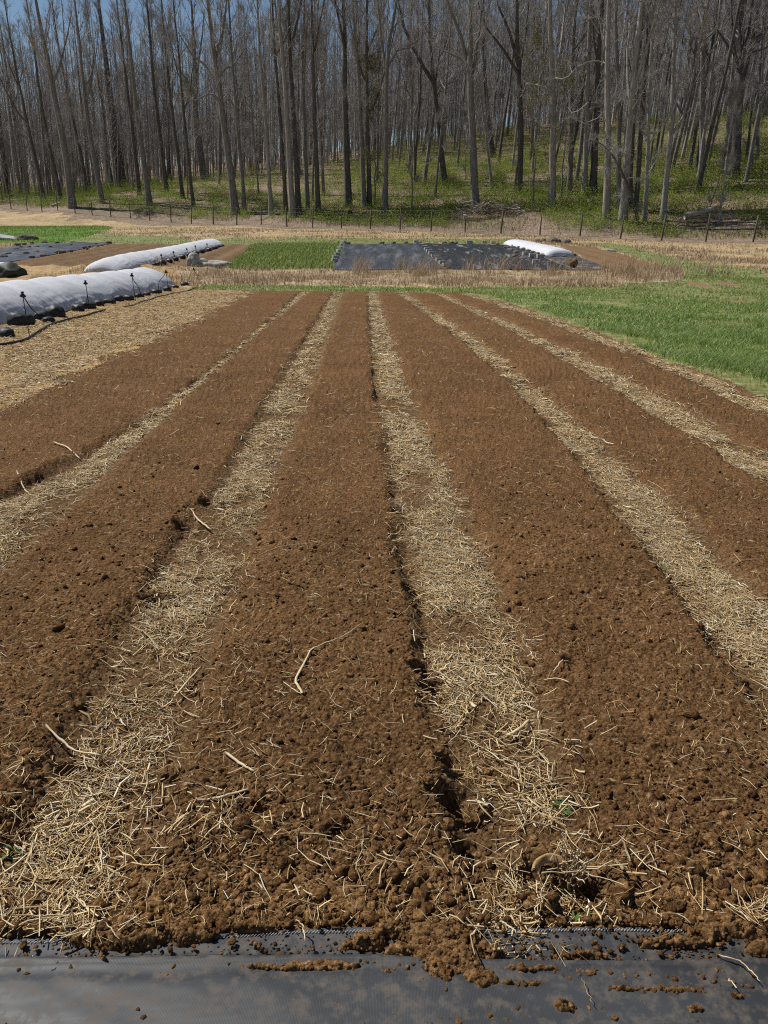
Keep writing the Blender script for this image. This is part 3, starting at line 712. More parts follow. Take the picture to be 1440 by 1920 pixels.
# ------------------------------------------------------------------ things: single dry stalks lying on the soil
ORD = ['first','second','third','fourth','fifth','sixth','seventh','eighth','ninth','tenth','eleventh','twelfth','thirteenth','fourteenth','fifteenth','sixteenth','seventeenth','eighteenth','nineteenth','twentieth',
       'twenty-first','twenty-second','twenty-third','twenty-fourth','twenty-fifth','twenty-sixth','twenty-seventh','twenty-eighth','twenty-ninth','thirtieth']
STALKS = [
 ('pale broken stalk bent at two joints lying across the centre bed', [(567,1307),(553,1282),(583,1219),(617,1207),(644,1197),(678,1174)], [5,6,4,3,2,1.5], .016),
 ('short thin stalk end beside the broken bent stalk on the centre bed', [(531,1281),(548,1296),(566,1308)], [2.5,3,2.5], .012),
 ('thick pale stalk bridging the bed edge left of the near straw path', [(83,1365),(110,1380),(140,1395),(187,1410)], [5,6,5,6], .03),
 ('thin brown stalk joined end to end with the thick pale stalk on the left path', [(187,1410),(225,1411),(262,1407)], [2.5,2.5,2], .022),
 ('short pale stalk slanting down on the near end of the centre bed', [(423,1418),(450,1436),(476,1452)], [6,6.5,5.5], .014),
 ('long thick pale stalk lying flat among clods at the near end of the centre bed', [(367,1510),(415,1500),(466,1487)], [6,7,7], .016),
 ('stubby stalk left of the long thick stalk near the left path', [(328,1546),(342,1538),(355,1530)], [4,5,4], .014),
 ('pale stalk standing up out of the straw at the near left', [(183,1555),(188,1590),(192,1635)], [4,4.5,3], .03),
 ('curved pale stalk in the straw heap near the ground cover edge', [(133,1668),(150,1692),(167,1712),(187,1727)], [4,5,5,3], .025),
 ('long pale stalk lying along the edge of the ground cover at left', [(8,1762),(60,1748),(140,1729)], [4,4.5,3], .03),
 ('second long stalk just above the one along the ground cover edge', [(25,1742),(90,1728),(138,1727)], [3,3.5,3], .03),
 ('short stalk crossing the ground cover edge at the left corner', [(200,1762),(214,1775),(228,1786)], [3,4,3], .03),
 ('straight pale stalk standing upright over the spilled soil mound', [(912,1703),(897,1740),(882,1777)], [5,6,5], .03),
 ('pointed pale stalk right of the spilled soil mound on the cover', [(937,1747),(952,1757),(967,1768)], [4,5,3], .025),
 ('long thin stalk lying on the dark cover at the right', [(1340,1810),(1380,1822),(1403,1842),(1420,1860)], [3,3.5,3,2.5], .025),
 ('short pale stalk on the dark cover at the lower right', [(1360,1854),(1375,1876)], [3.5,3.5], .022),
 ('dark thin stalk on the cover beside a small clod', [(1087,1855),(1097,1878),(1107,1900)], [2.5,2.5,2], .024),
 ('forked pale stalk hanging over the ground cover edge', [(555,1747),(567,1757),(572,1787)], [3,4,3], .03),
 ('pale straw lying on the far left bed', [(100,831),(125,842),(150,855)], [3,3.5,3], .02),
 ('pale stalk on the straw path at the far left edge', [(32,888),(44,905),(57,921)], [4,4,3], .025),
 ('thick pale stalk in the near right path beside a clod', [(950,1371),(972,1362),(993,1346)], [6,7,6], .03),
 ('thin pale stalk crossing the trench of the right path', [(768,1293),(790,1293),(810,1295)], [3.5,3.5,3], .03),
 ('pale stalk leaning over a dark hole on the right bed', [(1037,1267),(1052,1254),(1066,1240)], [3,4,3], .03),
 ('pale stalk lying flat below the leaning one on the right bed', [(1020,1271),(1045,1277),(1067,1286)], [3,3.5,3], .016),
 ('little pale chip of stalk on the right bed', [(1000,1198),(1012,1199),(1023,1196)], [3,4,2.5], .014),
 ('brown stalk standing at a slant right of the root clump', [(1163,1592),(1170,1612),(1178,1636)], [5,6,5], .035),
 ('pale stalk lying right of the slanting brown stalk', [(1205,1634),(1220,1628),(1234,1621)], [3,4,3.5], .02),
 ('short thick brown stub right of the root clump', [(1150,1630),(1156,1645),(1164,1658)], [8,9,7], .025),
 ('long dry stalk in the straw of the far left path', [(358,955),(370,968),(395,985)], [3,3.5,4], .03),
 ('thin wiry root lying across the centre bed', [(480,1033),(520,1027),(545,1024),(580,1026)], [2,2.5,2,1.2], .012),
 ('thick brown stalk across the near left path below the bright straw', [(200,1290),(240,1297),(290,1303),(306,1315)], [4,5,4,3], .03),
 ('bright pale stalk at the right edge of the near left path', [(326,1295),(345,1275),(375,1243)], [5,5,4], .03),
]
def stalks():
    r = np.random.default_rng(5)
    for i, (lab, px, wd, lift) in enumerate(STALKS):
        W_ = []
        for p in px:
            q = at(*p); zz = max(ground(q[:1], q[1:2])[0], T(q[:1], q[1:2])[0] + (.012 if q[1] < fab_edge(q[:1])[0] else -1)); W_.append([q[0], q[1], zz + lift])
        W_ = np.array(W_); dist = W_[:, 1].mean() / .9
        # resample, with joints
        n = 4 * len(px); t = np.linspace(0, len(px) - 1, n); P = np.stack([np.interp(t, range(len(px)), W_[:, k]) for k in range(3)], -1)
        P += r.normal(0, .0012, P.shape)
        R = np.interp(t, range(len(px)), wd) * dist / FPX * .46; R = R * (1 + .1 * r.normal(size=n))
        o = P.mean(0); V, Q, C = tubes((P - o)[None], R[None], 7, .7, r, cap=True)
        ob = mesh('dry_stalk', V, [Q, C], MATS['stalk_dark'] if 'brown' in lab or 'root' in lab or 'dark thin' in lab else MATS['stalk'])
        ob.location = o; tag(ob, lab, 'stalk', 'dry stalks lying on the soil')
stalks()

def leaves(n, r, rad, H, lw, up=.6, wid=.25):
    a = r.uniform(0, 6.283, n); L = r.uniform(.6, 1, n) * lw; d = np.stack([np.cos(a), np.sin(a), np.zeros(n)], -1)
    t = np.linspace(0, 1, 4); b = np.stack([np.cos(a), np.sin(a), 0 * a], -1) * (r.random((n, 1)) * rad)
    P = b[:, None] + d[:, None] * (L[:, None] * t)[..., None] * .8; P[..., 2] += L[:, None] * up * (t - .55 * t * t)[None] + H * .1
    return ribbons(P, (L * wid)[:, None] * np.array([.4, 1, .8, .1]), np.stack([-np.sin(a), np.cos(a), 0 * a + .2], -1))
def near_plants():
    r = np.random.default_rng(8)
    g1 = isl_mat('weed_leaf', [(0, (.04, .09, .02)), (1, (.10, .17, .045))], .5, .3, .2); g2 = isl_mat('fresh_leaf', [(0, (.10, .16, .03)), (1, (.22, .28, .07))], .5, .3, .3)
    y1 = isl_mat('yellow_leaf', [(0, (.30, .27, .02)), (1, (.45, .40, .05))], .5, .3, .3)
    for px, py, n, lw, m, lab, up in [(1055,1500,16,.05,g1,'small dark green weed rosette in the straw of the near right path',.7),(1077,1722,12,.032,g2,'pale green weed seedling at the edge of the ground cover',1.0),
             (1104,1724,9,.028,g2,'smaller pale green seedling right of the other one at the cover edge',1.0),(462,1030,5,.035,y1,'yellow wilted leaf beside the near left straw path',.3),
             (22,1580,9,.05,g1,'dark green weed at the left edge of the picture',.5),(1400,1115,9,.06,y1,'yellow green weed in the far right straw path',.3),(1245,1055,12,.05,g1,'faded green weed tuft at the edge of the right straw path',.4)]:
        p = gpt(px, py, .004); V, Q = leaves(n, r, lw * .25, lw, lw, up); o = mesh('weed', V, Q, m); o.location = p; tag(o, lab, 'weed')
near_plants()

def root_clump():
    r = np.random.default_rng(11); p = gpt(1062, 1640, 0); p[2] = T(p[:1], p[1:2])[0] - .005
    root = empty('root_clump', p); tag(root, 'uprooted stump with a tuft of dry stems and a torn soil crust', 'plant stump')
    # upright bunch of stems
    n = 46; b = np.stack([r.normal(.018, .022, n), r.normal(0, .014, n), r.uniform(-.02, .0, n)], -1)
    d = np.stack([r.normal(0, .35, n), r.normal(.05, .25, n), np.ones(n)], -1); L = r.uniform(.03, .10, n)
    t = np.linspace(0, 1, 5); P = b[:, None] + d[:, None] * (L[:, None] * t)[..., None] + r.normal(0, .003, (n, 5, 3))
    R = r.uniform(.0014, .0034, n)[:, None] * np.linspace(1, .55, 5)[None]; V, Q = tubes(P, R, 5, 1, r); mesh('dry_stems', V, Q, MATS['stalk_dark'], root)
    n = 14; P = np.stack([r.normal(.018, .02, n), r.normal(0, .014, n), np.full(n, .03)], -1)[:, None] + np.stack([r.normal(0, .8, n), r.normal(-.2, .6, n), r.uniform(.1, .9, n)], -1)[:, None] * (r.uniform(.03, .09, n)[:, None] * t)[..., None]
    V, Q = tubes(P + r.normal(0, .003, P.shape), r.uniform(.0012, .0022, n)[:, None] * np.ones((1, 5)), 4, 1, r); mesh('thin_roots', V, Q, MATS['stalk'], root)
    # hollow crust arching over the hole on the left
    u, v = np.meshgrid(np.linspace(-.4, 3.3, 22), np.linspace(0, 1, 9), indexing='ij')
    rad = .047 * (1 + .2 * fbm(u * 1.3, v * 3, 3, 2)) * (1 - .25 * v); cx, cy = -.043, .0
    X = cx + rad * np.cos(u) * 1.15; Y = cy + .01 + rad * np.sin(u) * .55 - .012 * v; Z = .010 + .030 * np.sin(np.clip(u, 0, 3.14)) * (1 - v * .2) + .012 * (1 - (2 * v - 1) ** 2) + .006 * vnoise(u * 3, v * 4, 3)
    V = np.stack([X, Y, Z], -1).reshape(-1, 3); idx = np.arange(22 * 9).reshape(22, 9)
    q = np.stack([idx[:-1, :-1], idx[1:, :-1], idx[1:, 1:], idx[:-1, 1:]], -1).reshape(-1, 4)
    V2 = V + [0, 0, -.006]; q2 = q[:, ::-1] + len(V)
    mesh('soil_crust', np.concatenate([V, V2]), np.concatenate([q, q2]), simple('soil_crust', [(.3, (.30, .175, .075)), (.7, (.46, .30, .15))], 40, .95, .1, 5, (1, 1, 1), .5, .004), root)
root_clump()

# ------------------------------------------------------------------ things: row cover tunnels, their weights and sprinklers
def cover_mat():
    m, nt, b = mat('row_cover_fabric', .8, .2); v = coord(nt)
    c = ramp(nt, noise(nt, v, 1.6, 5, .6), [(.3, (.60, .61, .635)), (.7, (.72, .73, .755))]); setc(nt, b, c)
    bump(nt, b, noise(nt, coord(nt, (1.2, 9, 2.5)), 2.4, 5, .6, 1.2), .35, .05)
    tr = nt.nodes.new("ShaderNodeBsdfTranslucent"); tr.inputs[0].default_value = (.72, .73, .76, 1)
    mx = nt.nodes.new("ShaderNodeMixShader"); mx.inputs[0].default_value = .12
    nt.links.new(b.outputs[0], mx.inputs[1]); nt.links.new(tr.outputs[0], mx.inputs[2]); nt.links.new(mx.outputs[0], nt.nodes["Material Output"].inputs[0])
    return m
CM = cover_mat()
def tunnel(A, B, hw, H, label, hoop=1.6, seed=1, taper=1.4, pw=1.6):
    A, B = np.array(A[:2]), np.array(B[:2]); L = np.linalg.norm(B - A); ax = (B - A) / L; rt = np.array([ax[1], -ax[0]])
    ns = int(L / .035) + 1; s = np.linspace(0, L, ns); nv = 80; th = np.linspace(0, np.pi, nv)
    S, TH = np.meshgrid(s, th, indexing='ij')
    e = np.minimum(1, np.minimum(S, L - S) / taper); e = np.sqrt(np.clip(1 - (1 - e) ** 2, 0, 1))
    cx = np.sign(np.cos(TH)) * np.abs(np.cos(TH)) ** (2 / pw); cz = np.abs(np.sin(TH)) ** (2 / pw)
    hp = np.abs(((S / hoop + .5) % 1) - .5) * 2            # 0 on a hoop
    sag = 1 - .055 * (hp ** 2) * (.4 + cz) + .05 * fbm(S * .35, S * 0 + seed, 2, 2)
    wr = .030 * fbm(S * 3.5 + TH * 1.5 * np.sin(S), TH * 1.2 + seed, 4, 3) * (1.15 - .6 * cz) + .03 * fbm(S * 1.1 + .6 * TH, TH * 7 + .8 * np.sin(S * 1.7), 3, 4) * (1.3 - cz) + .022 * fbm(S * 9 + 3 * TH, TH * .8 + seed, 2, 6) * (1.2 - cz)
    hh = H * e * sag * cz + wr * .3 * e; ww = hw * cx * (.75 + .25 * e) * (1 - .05 * hp ** 2 * (1 - cz)) + wr * np.sign(cx) * .55
    X = A[0] + ax[0] * S + rt[0] * ww; Y = A[1] + ax[1] * S + rt[1] * ww
    V = np.stack([X, Y, T(X, Y) + hh - .03], -1); C = np.array([(A + B)[0] / 2, (A + B)[1] / 2, 0]); C[2] = T(C[:1], C[1:2])[0]
    idx = np.arange(ns * nv).reshape(ns, nv); q = np.stack([idx[:-1, :-1], idx[:-1, 1:], idx[1:, 1:], idx[1:, :-1]], -1).reshape(-1, 4)
    root = empty('row_cover_tunnel', C); tag(root, label, 'row cover')
    mesh('cover_fabric', V.reshape(-1, 3) - C, q, CM, root)
    # wire hoops under the fabric
    hs = np.arange(hoop, L - .3, hoop); P = []
    for h_ in hs:
        t = np.linspace(0, np.pi, 15); w_ = hw * np.sign(np.cos(t)) * np.abs(np.cos(t)) ** (2 / pw) * .97; z_ = H * np.abs(np.sin(t)) ** (2 / pw) * .97
        xx = A[0] + ax[0] * h_ + rt[0] * w_; yy = A[1] + ax[1] * h_ + rt[1] * w_; P.append(np.stack([xx, yy, T(xx, yy) + z_ - .05], -1) - C)
    for p in P:
        V, Q = tubes(p[None], np.full((1, 15), .006), 5); mesh('hoop', V, Q, BLK, root)
    return root
BLK = simple('black_plastic', [(.3, (.012, .012, .013)), (.7, (.03, .03, .032))], 9, .45, .4)
tA, tB = at(335, 541), at(-60, 630)
_rb = np.array([at(340, 541)[:2], at(150, 585)[:2], at(0, 615)[:2]])
_a = norm(_rb[0] - _rb[2]); _n = np.array([-_a[1], _a[0]])
T1B = _rb[0] + _n * 1.52 + _a * 1.6; T1A = _rb[2] + _n * 1.52 - _a * 4.5
tunnel(T1A, T1B, 1.12, .74, 'big white row cover tunnel beside the straw field, weighted with black bags', 1.75, 1, 1.0)
_q0, _q1 = at(235, 508)[:2], at(424, 460)[:2]; _a2 = norm(_q1 - _q0); _n2 = np.array([-_a2[1], _a2[0]])
tunnel(_q0 + _n2 * .95 - _a2 * .6, _q1 + _n2 * .95, 01.0, .56, 'white row cover tunnel farther back between two brown soil plots', 1.6, 4, .8)
_q2, _q3 = at(1052, 482)[:2], at(967, 461)[:2]; _a3 = norm(_q3 - _q2); _n3 = np.array([-_a3[1], _a3[0]])
tunnel(_q2, _q3 + _a3 * .5, .95, .50, 'short white row cover at the right end of the dark sheets', 1.6, 9, .4, 2.4)

def bag_mesh(seed):
    r = np.random.default_rng(seed); V, F = ICO3; V = V.copy()
    n = 1 + .22 * fbm(V[:, 0] * 1.5 + seed, V[:, 1] * 1.5 + V[:, 2], 3, 1) + .22 * vnoise(V[:, 0] * 4 + seed, V[:, 1] * 4 + V[:, 2] * 4, 2) + .12 * vnoise(V[:, 0] * 9 + seed, V[:, 1] * 9 + V[:, 2] * 8, 4)
    V = np.sign(V) * np.abs(V) ** .8; V = V * n[:, None] * [1, .72, .62]; V[:, 2] = np.maximum(V[:, 2], -.42)
    return V, F
BAGM = simple('black_bag', [(.3, (.010, .011, .011)), (.7, (.032, .034, .034))], 6, .55, .35, 4, (1, 1, 1), .5, .03)
BAGS = [(8,627,34,'round','cut by the left edge of the picture'),(36,606,40,'boxy flat-topped','standing left of the first sprinkler stake'),(75,596,30,'low slumped','directly under the first sprinkler tube'),(101,591,34,'big domed','at the right of the low slumped pair'),(88,600,20,'small greyish','in front of the big domed bag'),
        (143,580,24,'lumpy',None),(163,576,24,'crumpled',None),(183,571,22,'flat',None),(203,567,20,'flat',None),(221,562,18,'tall',None),(239,560,19,'flat',None),(259,555,15,'small',None),(273,552,15,'small',None),(291,548,16,'round',None),(312,544,17,'flat',None),(326,541,13,'small',None),(345,537,14,'lone','past the far end of the big tunnel')]
def bags():
    for i, (px, py, w, ad, where) in enumerate(BAGS):
        p = at(px, py); s = w / FPX * p[1] * .56; p = p + np.array([.05, -.03, 0]); V, F = bag_mesh(i + 3)
        o = mesh('sandbag', V * s * [1, 1, 1.15 if ad in ('boxy flat-topped', 'big domed', 'tall') else .9], F, BAGM); o.location = (p[0], p[1], ground(p[:1], p[1:2])[0] + s * .38); o.rotation_euler.z = i * 1.3 - .9
        where = where or f'along the big tunnel, {ORD[i - 5]} in the row right of the gap'
        tag(o, f'{ad} black sandbag {where}', 'sandbag', 'black sandbags along the tunnel edge')
bags()

def sprinkler(base, head, tube, lab, sc=1.0):
    b = gpt(*base); d = b[1]; h = pt(head[0], head[1], d) - b; h[1] += .0
    root = empty('sprinkler_stake', b); tag(root, lab, 'sprinkler', 'sprinkler stakes by the tunnels')
    t = np.linspace(0, 1, 5)[:, None]; P = np.concatenate([[[0, 0, -.08]], h[None] * t]); V, Q = tubes(P[None], np.full((1, 6), .0075 * sc), 6); mesh('stake', V, Q, BLK, root)
    P = h[None] + np.array([[0, 0, -.075], [0, 0, -.07], [0, 0, -.02], [0, 0, 0], [0, 0, .03], [0, 0, .034]]) ; V, Q = tubes(P[None], np.array([[.004, .03, .034, .018, .03, .002]]) * sc, 8); mesh('sprinkler_head', V, Q, BLK, root)
    V, Q = tubes((h[None] + np.array([[-.05, 0, -.045], [.05, 0, -.05]]))[None], np.full((1, 2), .018 * sc), 6); mesh('valve', V, Q, BLK, root)
    tb = [h + [0, -.01, -.04]]
    for q in tube: tb.append(pt(q[0], q[1], d) - b)
    tb = np.array(tb); n = 14; u = np.linspace(0, len(tb) - 1, n); P = np.stack([np.interp(u, range(len(tb)), tb[:, k]) for k in range(3)], -1)
    for _ in range(2): P[1:-1] = (P[:-2] + 2 * P[1:-1] + P[2:]) / 4
    V, Q = tubes(P[None], np.full((1, n), .0085 * sc), 6); mesh('supply_tube', V, Q, BLK, root)
sprinkler((55,627),(42,550),[(48,562),(58,578),(72,590)],'black sprinkler stake nearest the left edge, before the big tunnel',1.1)
sprinkler((168,577),(160,528),[(163,545),(164,556),(162,568)],'black sprinkler stake with its tube running straight down, before the big tunnel',1.15)
sprinkler((254,562),(247,514),[(251,527),(260,538),(264,552)],'black sprinkler stake with an S-curved tube, before the big tunnel',1.15)
sprinkler((317,548),(311,508),[(306,519),(298,527),(297,542)],'black sprinkler stake at the far end of the big tunnel',1.15)
for k, (bx, by, hx, hy) in enumerate([(304,496,302,477),(327,490,325,472),(352,482,350,466),(367,477,366,461),(389,470,388,457)]):
    sprinkler((bx, by), (hx, hy), [(hx + 2, hy + 6), (bx + 1, by)], f'thin sprinkler stake beside the farther tunnel, {ORD[k]} from its near end', 1.3)
sprinkler((371,522),(363,503),[(366,512),(372,516),(373,523)],'bent sprinkler stake alone in the dry grass past the big tunnel',1.3)

def hose(name, px, r, lab):
    P = np.array([gpt(a, b, r * 1.2) for a, b in px]); n = 6 * len(px); u = np.linspace(0, len(px) - 1, n); P = np.stack([np.interp(u, range(len(px)), P[:, k]) for k in range(3)], -1)
    for _ in range(4): P[1:-1] = (P[:-2] + 2 * P[1:-1] + P[2:]) / 4
    P[:, 2] = ground(P[:, 0], P[:, 1]) + r * 1.3 + .012; o = P.mean(0); V, Q, C = tubes((P - o)[None], np.full((1, n), r), 7, cap=True)
    ob = mesh(name, V, [Q, C], BLK); ob.location = o; tag(ob, lab, 'hose', 'irrigation hoses on the straw')
hose('irrigation_hose', [(-60,650),(0,645),(30,640),(52,634),(70,622),(88,611),(105,603),(135,595),(165,589),(197,580)], .021, 'black irrigation hose curving over the straw at the left edge')
hose('irrigation_hose', [(232,574),(250,571),(268,563),(292,557),(320,550),(345,545),(372,541)], .016, 'thin brown-black hose on the straw near the far end of the big tunnel')

# ------------------------------------------------------------------ things: dark ground sheets, blocks and stones on them
def sheet(top, bot, label, m, nu=90, nv=44, lift=.05, amp=.05, rows=5):
    amp *= 1.2
    a, b = ats(top)[:, :2], ats(bot)[:, :2]
    u = np.linspace(0, 1, nu)
    ev = lambda L: np.stack([np.interp(u, np.linspace(0, 1, len(L)), L[:, k]) for k in range(2)], -1)
    a, b = ev(a), ev(b); v = np.linspace(0, 1, nv)[None, :, None]; P = b[:, None] * (1 - v) + a[:, None] * v
    X, Y = P[..., 0], P[..., 1]; U, Vv = np.meshgrid(u, v[0, :, 0], indexing='ij')
    Z = T(X, Y) + lift + amp * (.5 + .5 * np.sin(U * rows * 2 * np.pi + .8 * fbm(U * 4, Vv * 3, 2, 1))) + .05 * fbm(X * 1.2, Y * 1.2, 4, 3) + .05 * fbm(X * 3.2, Y * 1.2, 4, 4) + .04
    ed = np.clip(np.minimum(np.minimum(U, 1 - U) * 25, np.minimum(Vv, 1 - Vv) * 14), 0, 1); Z = T(X, Y) + .04 + (Z - T(X, Y) - .04) * ed * .75
    V = np.stack([X, Y, Z], -1).reshape(-1, 3); c = V.mean(0)
    idx = np.arange(nu * nv).reshape(nu, nv); q = np.stack([idx[:-1, :-1], idx[1:, :-1], idx[1:, 1:], idx[:-1, 1:]], -1).reshape(-1, 4)
    o = mesh('ground_cover_sheet', V - c, q, m); o.location = c; tag(o, label, 'ground cover'); return o
TM1 = fabric_mat('sheet_blue_black', (.050, .056, .066), (.15, .158, .17), .34, 0, 1.5, .50, .85, (1, .12, 1))
TM2 = fabric_mat('sheet_black', (.024, .027, .032), (.30, .30, .30), .34, 0, 1.6, .56, .68, (1, .16, 1))  # pale grey noise streaks drawn out along the rows, rougher than the base
TM3 = fabric_mat('sheet_dusty', (.045, .043, .040), (.24, .20, .15), .6, 0, .8, .5, .66)
sheet([(641,459),(690,458.5),(735,458),(783,457.5)], [(622,507),(690,507),(760,506),(832,505)], 'blue-black ground sheet left of the diagonal row of concrete blocks', TM1, rows=6)
sheet([(787,457.5),(850,458),(905,459),(950,461),(972,466)], [(838,505),(900,506),(960,506),(1020,507),(1075,507)], 'blacker ground sheet with pale streaky patches right of the diagonal block row', TM2, rows=6)
sheet([(968,464),(1000,472),(1030,482),(1055,483),(1077,480)], [(1078,507),(1095,507),(1115,507),(1135,507),(1155,507)], 'dusty grey ground sheet in front of the short white row cover', TM3, 60, 30, .04, .03, 3)
sheet([(-120,476),(0,467.5),(40,461),(80,456.5),(140,456),(205,456)], [(-120,503),(0,494),(55,487),(110,476),(165,466),(206,458)], 'blue-black ground sheet at the left dotted with stones, beyond the soil plot', TM1, rows=4)

BLM = simple('concrete', [(.3, (.33, .31, .27)), (.6, (.50, .47, .42)), (.8, (.60, .57, .52))], 22, .95, .1, 5, (1, 1, 1), .4, .01)
STM = simple('field_stone', [(.3, (.09, .075, .06)), (.6, (.20, .17, .14)), (.8, (.33, .29, .25))], 9, .95, .1, 5, (1, 1, 1), .5, .02)
def block_proto(name, core=True):
    import bmesh
    b = bmesh.new()
    def bx(x0, x1, y0, y1, z0, z1):
        r = bmesh.ops.create_cube(b, size=1.0)
        for v in r['verts']: v.co = ((x0 + x1) / 2 + v.co.x * (x1 - x0), (y0 + y1) / 2 + v.co.y * (y1 - y0), (z0 + z1) / 2 + v.co.z * (z1 - z0))
    bx(-.2, .2, -.1, -.068, 0, .2); bx(-.2, .2, .068, .1, 0, .2)
    for x in (-.2, -.018, .164): bx(x, x + .036, -.0678, .0678, .002, .198)
    bmesh.ops.bevel(b, geom=list(b.edges), offset=.006, segments=1, affect='EDGES')
    me = bpy.data.meshes.new(name); b.to_mesh(me); b.free(); me.materials.append(BLM); return me
BLOCK = block_proto('concrete_block')
STONES = []
for k in range(4):
    V, F = ICO2; V = V * (1 + .35 * fbm(V[:, 0] * 1.3 + k * 5, V[:, 1] * 1.3 + V[:, 2], 3, k))[:, None] * [1, .8, .6]
    o = mesh('stone', V, F, STM, smooth=False); STONES.append(o.data); bpy.data.objects.remove(o)
DSTONES = [m_.copy() for m_ in STONES]
DKS = simple('dark_bag_plastic', [(.3, (.010, .010, .010)), (.7, (.04, .04, .04))], 5, .5, .4)
for m_ in DSTONES: m_.materials.clear(); m_.materials.append(DKS)
def put(name, me, px, py, s, lab, cat, group, rz=0, rx=0, lift=.09):
    o = bpy.data.objects.new(name, me); COL.objects.link(o); p = at(px, py)
    o.location = (p[0], p[1], T(p[:1], p[1:2])[0] + lift); o.scale = (s, s, s); o.rotation_euler = (rx, 0, rz); tag(o, lab, cat, group); return o
def litter_blocks():
    r = np.random.default_rng(15)
    for i, (x, y) in enumerate([(780,458.5),(785,461.5),(790,465),(796,469),(800,473),(804,477),(808,481),(813,485.5),(817,489.5),(822,494),(828,499),(835,504)]):
        put('concrete_block', BLOCK, x, y, r.uniform(.8, .95), f'concrete block {ORD[i]} from the far end of the diagonal row between two dark sheets', 'concrete block', 'diagonal row of concrete blocks', r.uniform(-.5, .5), 0, .12)
    for i, (x, y) in enumerate([(643,459.5),(640,464),(637,470),(634,476),(632,482),(629,488),(627,494)]):
        put('concrete_block', BLOCK, x, y, r.uniform(.8, 1.1), f'dark block {ORD[i]} from the far end along the left edge of the blue-black sheet', 'concrete block', 'blocks on the left sheet edge', r.uniform(0, 3), 0, .1)
    for i, (x, y) in enumerate([(652,458.5),(716,458.5),(738,458),(761,458)]):
        put('stone', STONES[i % 4], x, y, .22, f'dark stone {ORD[i]} from the left on the far edge of the blue-black sheet', 'stone', 'stones on the far sheet edge', r.uniform(0, 3))
    for i, (x, y, w) in enumerate([(880,459,'leftmost'),(908,459,'middle'),(924,459,'rightmost')]):
        put('concrete_block', BLOCK, x, y, 1.15 if i == 0 else 1.0, f'{w} of the three upright blocks at the far edge of the black sheet', 'concrete block', 'upright blocks behind the black sheet', .2 * i, 0, .08)
    for i, (x, y) in enumerate([(833,458),(846,458),(854,458),(933,460)]):
        put('stone', STONES[i % 4], x, y, .2, f'small stone {ORD[i]} from the left on the far edge of the black sheet', 'stone', 'small stones behind the black sheet', r.uniform(0, 3))
    for i, (x, y, k) in enumerate([(950,467,'s'),(957,471.5,'s'),(967,476,'s'),(985,483,'b'),(998,486,'b'),(1012,488,'b'),(1005,499,'b'),(965,483,'s'),(980,488,'s'),(1030,497,'s')]):
        if k == 'b': put('concrete_block', BLOCK, x, y, 1.1, f'pale block {ORD[[3,4,5,6].index(i)]} along the seam of the black and dusty sheets', 'concrete block', 'pale blocks on the sheet seam', r.uniform(-.4, .4), 0, .12)
        else: put('stone', STONES[i % 4], x, y, .24, f'stone lying at the seam of the black and dusty sheets, {ORD[[0,1,2,7,8,9].index(i)]} from the left group', 'stone', 'stones on the sheet seam', r.uniform(0, 3))
    for i, (x, y) in enumerate([(957,461),(964,464),(972,467),(981,470),(990,473),(999,476),(1008,479),(1017,482),(1036,484),(1058,484),(1076,481)]):
        put('stone', STONES[i % 4], x, y, .2, f'stone weight {ORD[i]} from the far end along the short white row cover', 'stone', 'weights along the short row cover', r.uniform(0, 3))
    for i, (x, y, s) in enumerate([(1008,453,.3),(1018,453.5,.3),(1035,455,.62),(1044,455,.4),(1062,456,.5)]):
        put('stone', STONES[i % 4], x, y, s, ['small dark stone just right of the short row cover top', 'second dark stone behind the short row cover', 'big brown lump behind the short row cover', 'dark lump touching the big brown lump', 'single brown lump right of the short row cover'][i], 'stone', 'stones behind the short row cover', r.uniform(0, 3))
    L = [(33,461),(45,460),(60,457.5),(84,457),(108,457),(136,457),(30,471),(40,466),(55,465.5),(70,465.5),(95,466),(134,462),(48,478),(17,479),(70,475),(8,485),(60,485),(82,482),(110,476),(120,475),(133,473),(158,467),(168,465),(180,460),(204,457.5)]
    for i, (x, y) in enumerate(L):
        o = put('stone', STONES[i % 4], x, y, .20 if i % 3 else .28, f'dark stone on the left ground sheet, {ORD[i]} counted from its far left corner', 'stone', 'stones on the left ground sheet', r.uniform(0, 3))
    for i, (x, y) in enumerate([(291,499),(298,497),(306,494.5),(318,491),(330,487.5),(343,484),(356,480),(368,476.5),(380,473),(392,470),(404,466.5),(415,463.5)]):
        put('sandbag', DSTONES[(i + 1) % 4], x, y, .22, f'dark weight {ORD[i]} from the near end along the farther tunnel', 'sandbag', 'weights along the farther tunnel', r.uniform(0, 3), 0, .06)
litter_blocks()

CLOTH = simple('pale_canvas', [(.3, (.26, .25, .21)), (.7, (.50, .48, .42))], 4, .9, .1, 5, (1, 1, 1), .5, .05)
def lump(name, px, py, s, sq, m, lab, cat, seed, group=None, lift=.05):
    V, F = ICO3; n = 1 + .55 * fbm(V[:, 0] * 1.6 + seed * 3, V[:, 1] * 1.6 + V[:, 2] * 1.3, 4, seed % 5)
    p = at(px, py); o = mesh(name, V * n[:, None] * s * np.array(sq), F, m); o.location = (p[0], p[1], T(p[:1], p[1:2])[0] + lift); tag(o, lab, cat, group)
lump('folded_cover', 363,499,.42,(.8,.7,1.0),CLOTH,'upright crumpled grey cover at the left of the rubble by the soil plot','folded cover',1,None,.2)
lump('folded_cover', 376,498,.34,(1.2,.7,.8),CLOTH,'rounded grey bundle in the middle of the rubble by the soil plot','folded cover',2,None,.1)
lump('flat_stone', 392,500,.42,(1.5,.8,.45),CLOTH,'flat pale slab lying in front of the rubble by the soil plot','slab',3,None,.05)
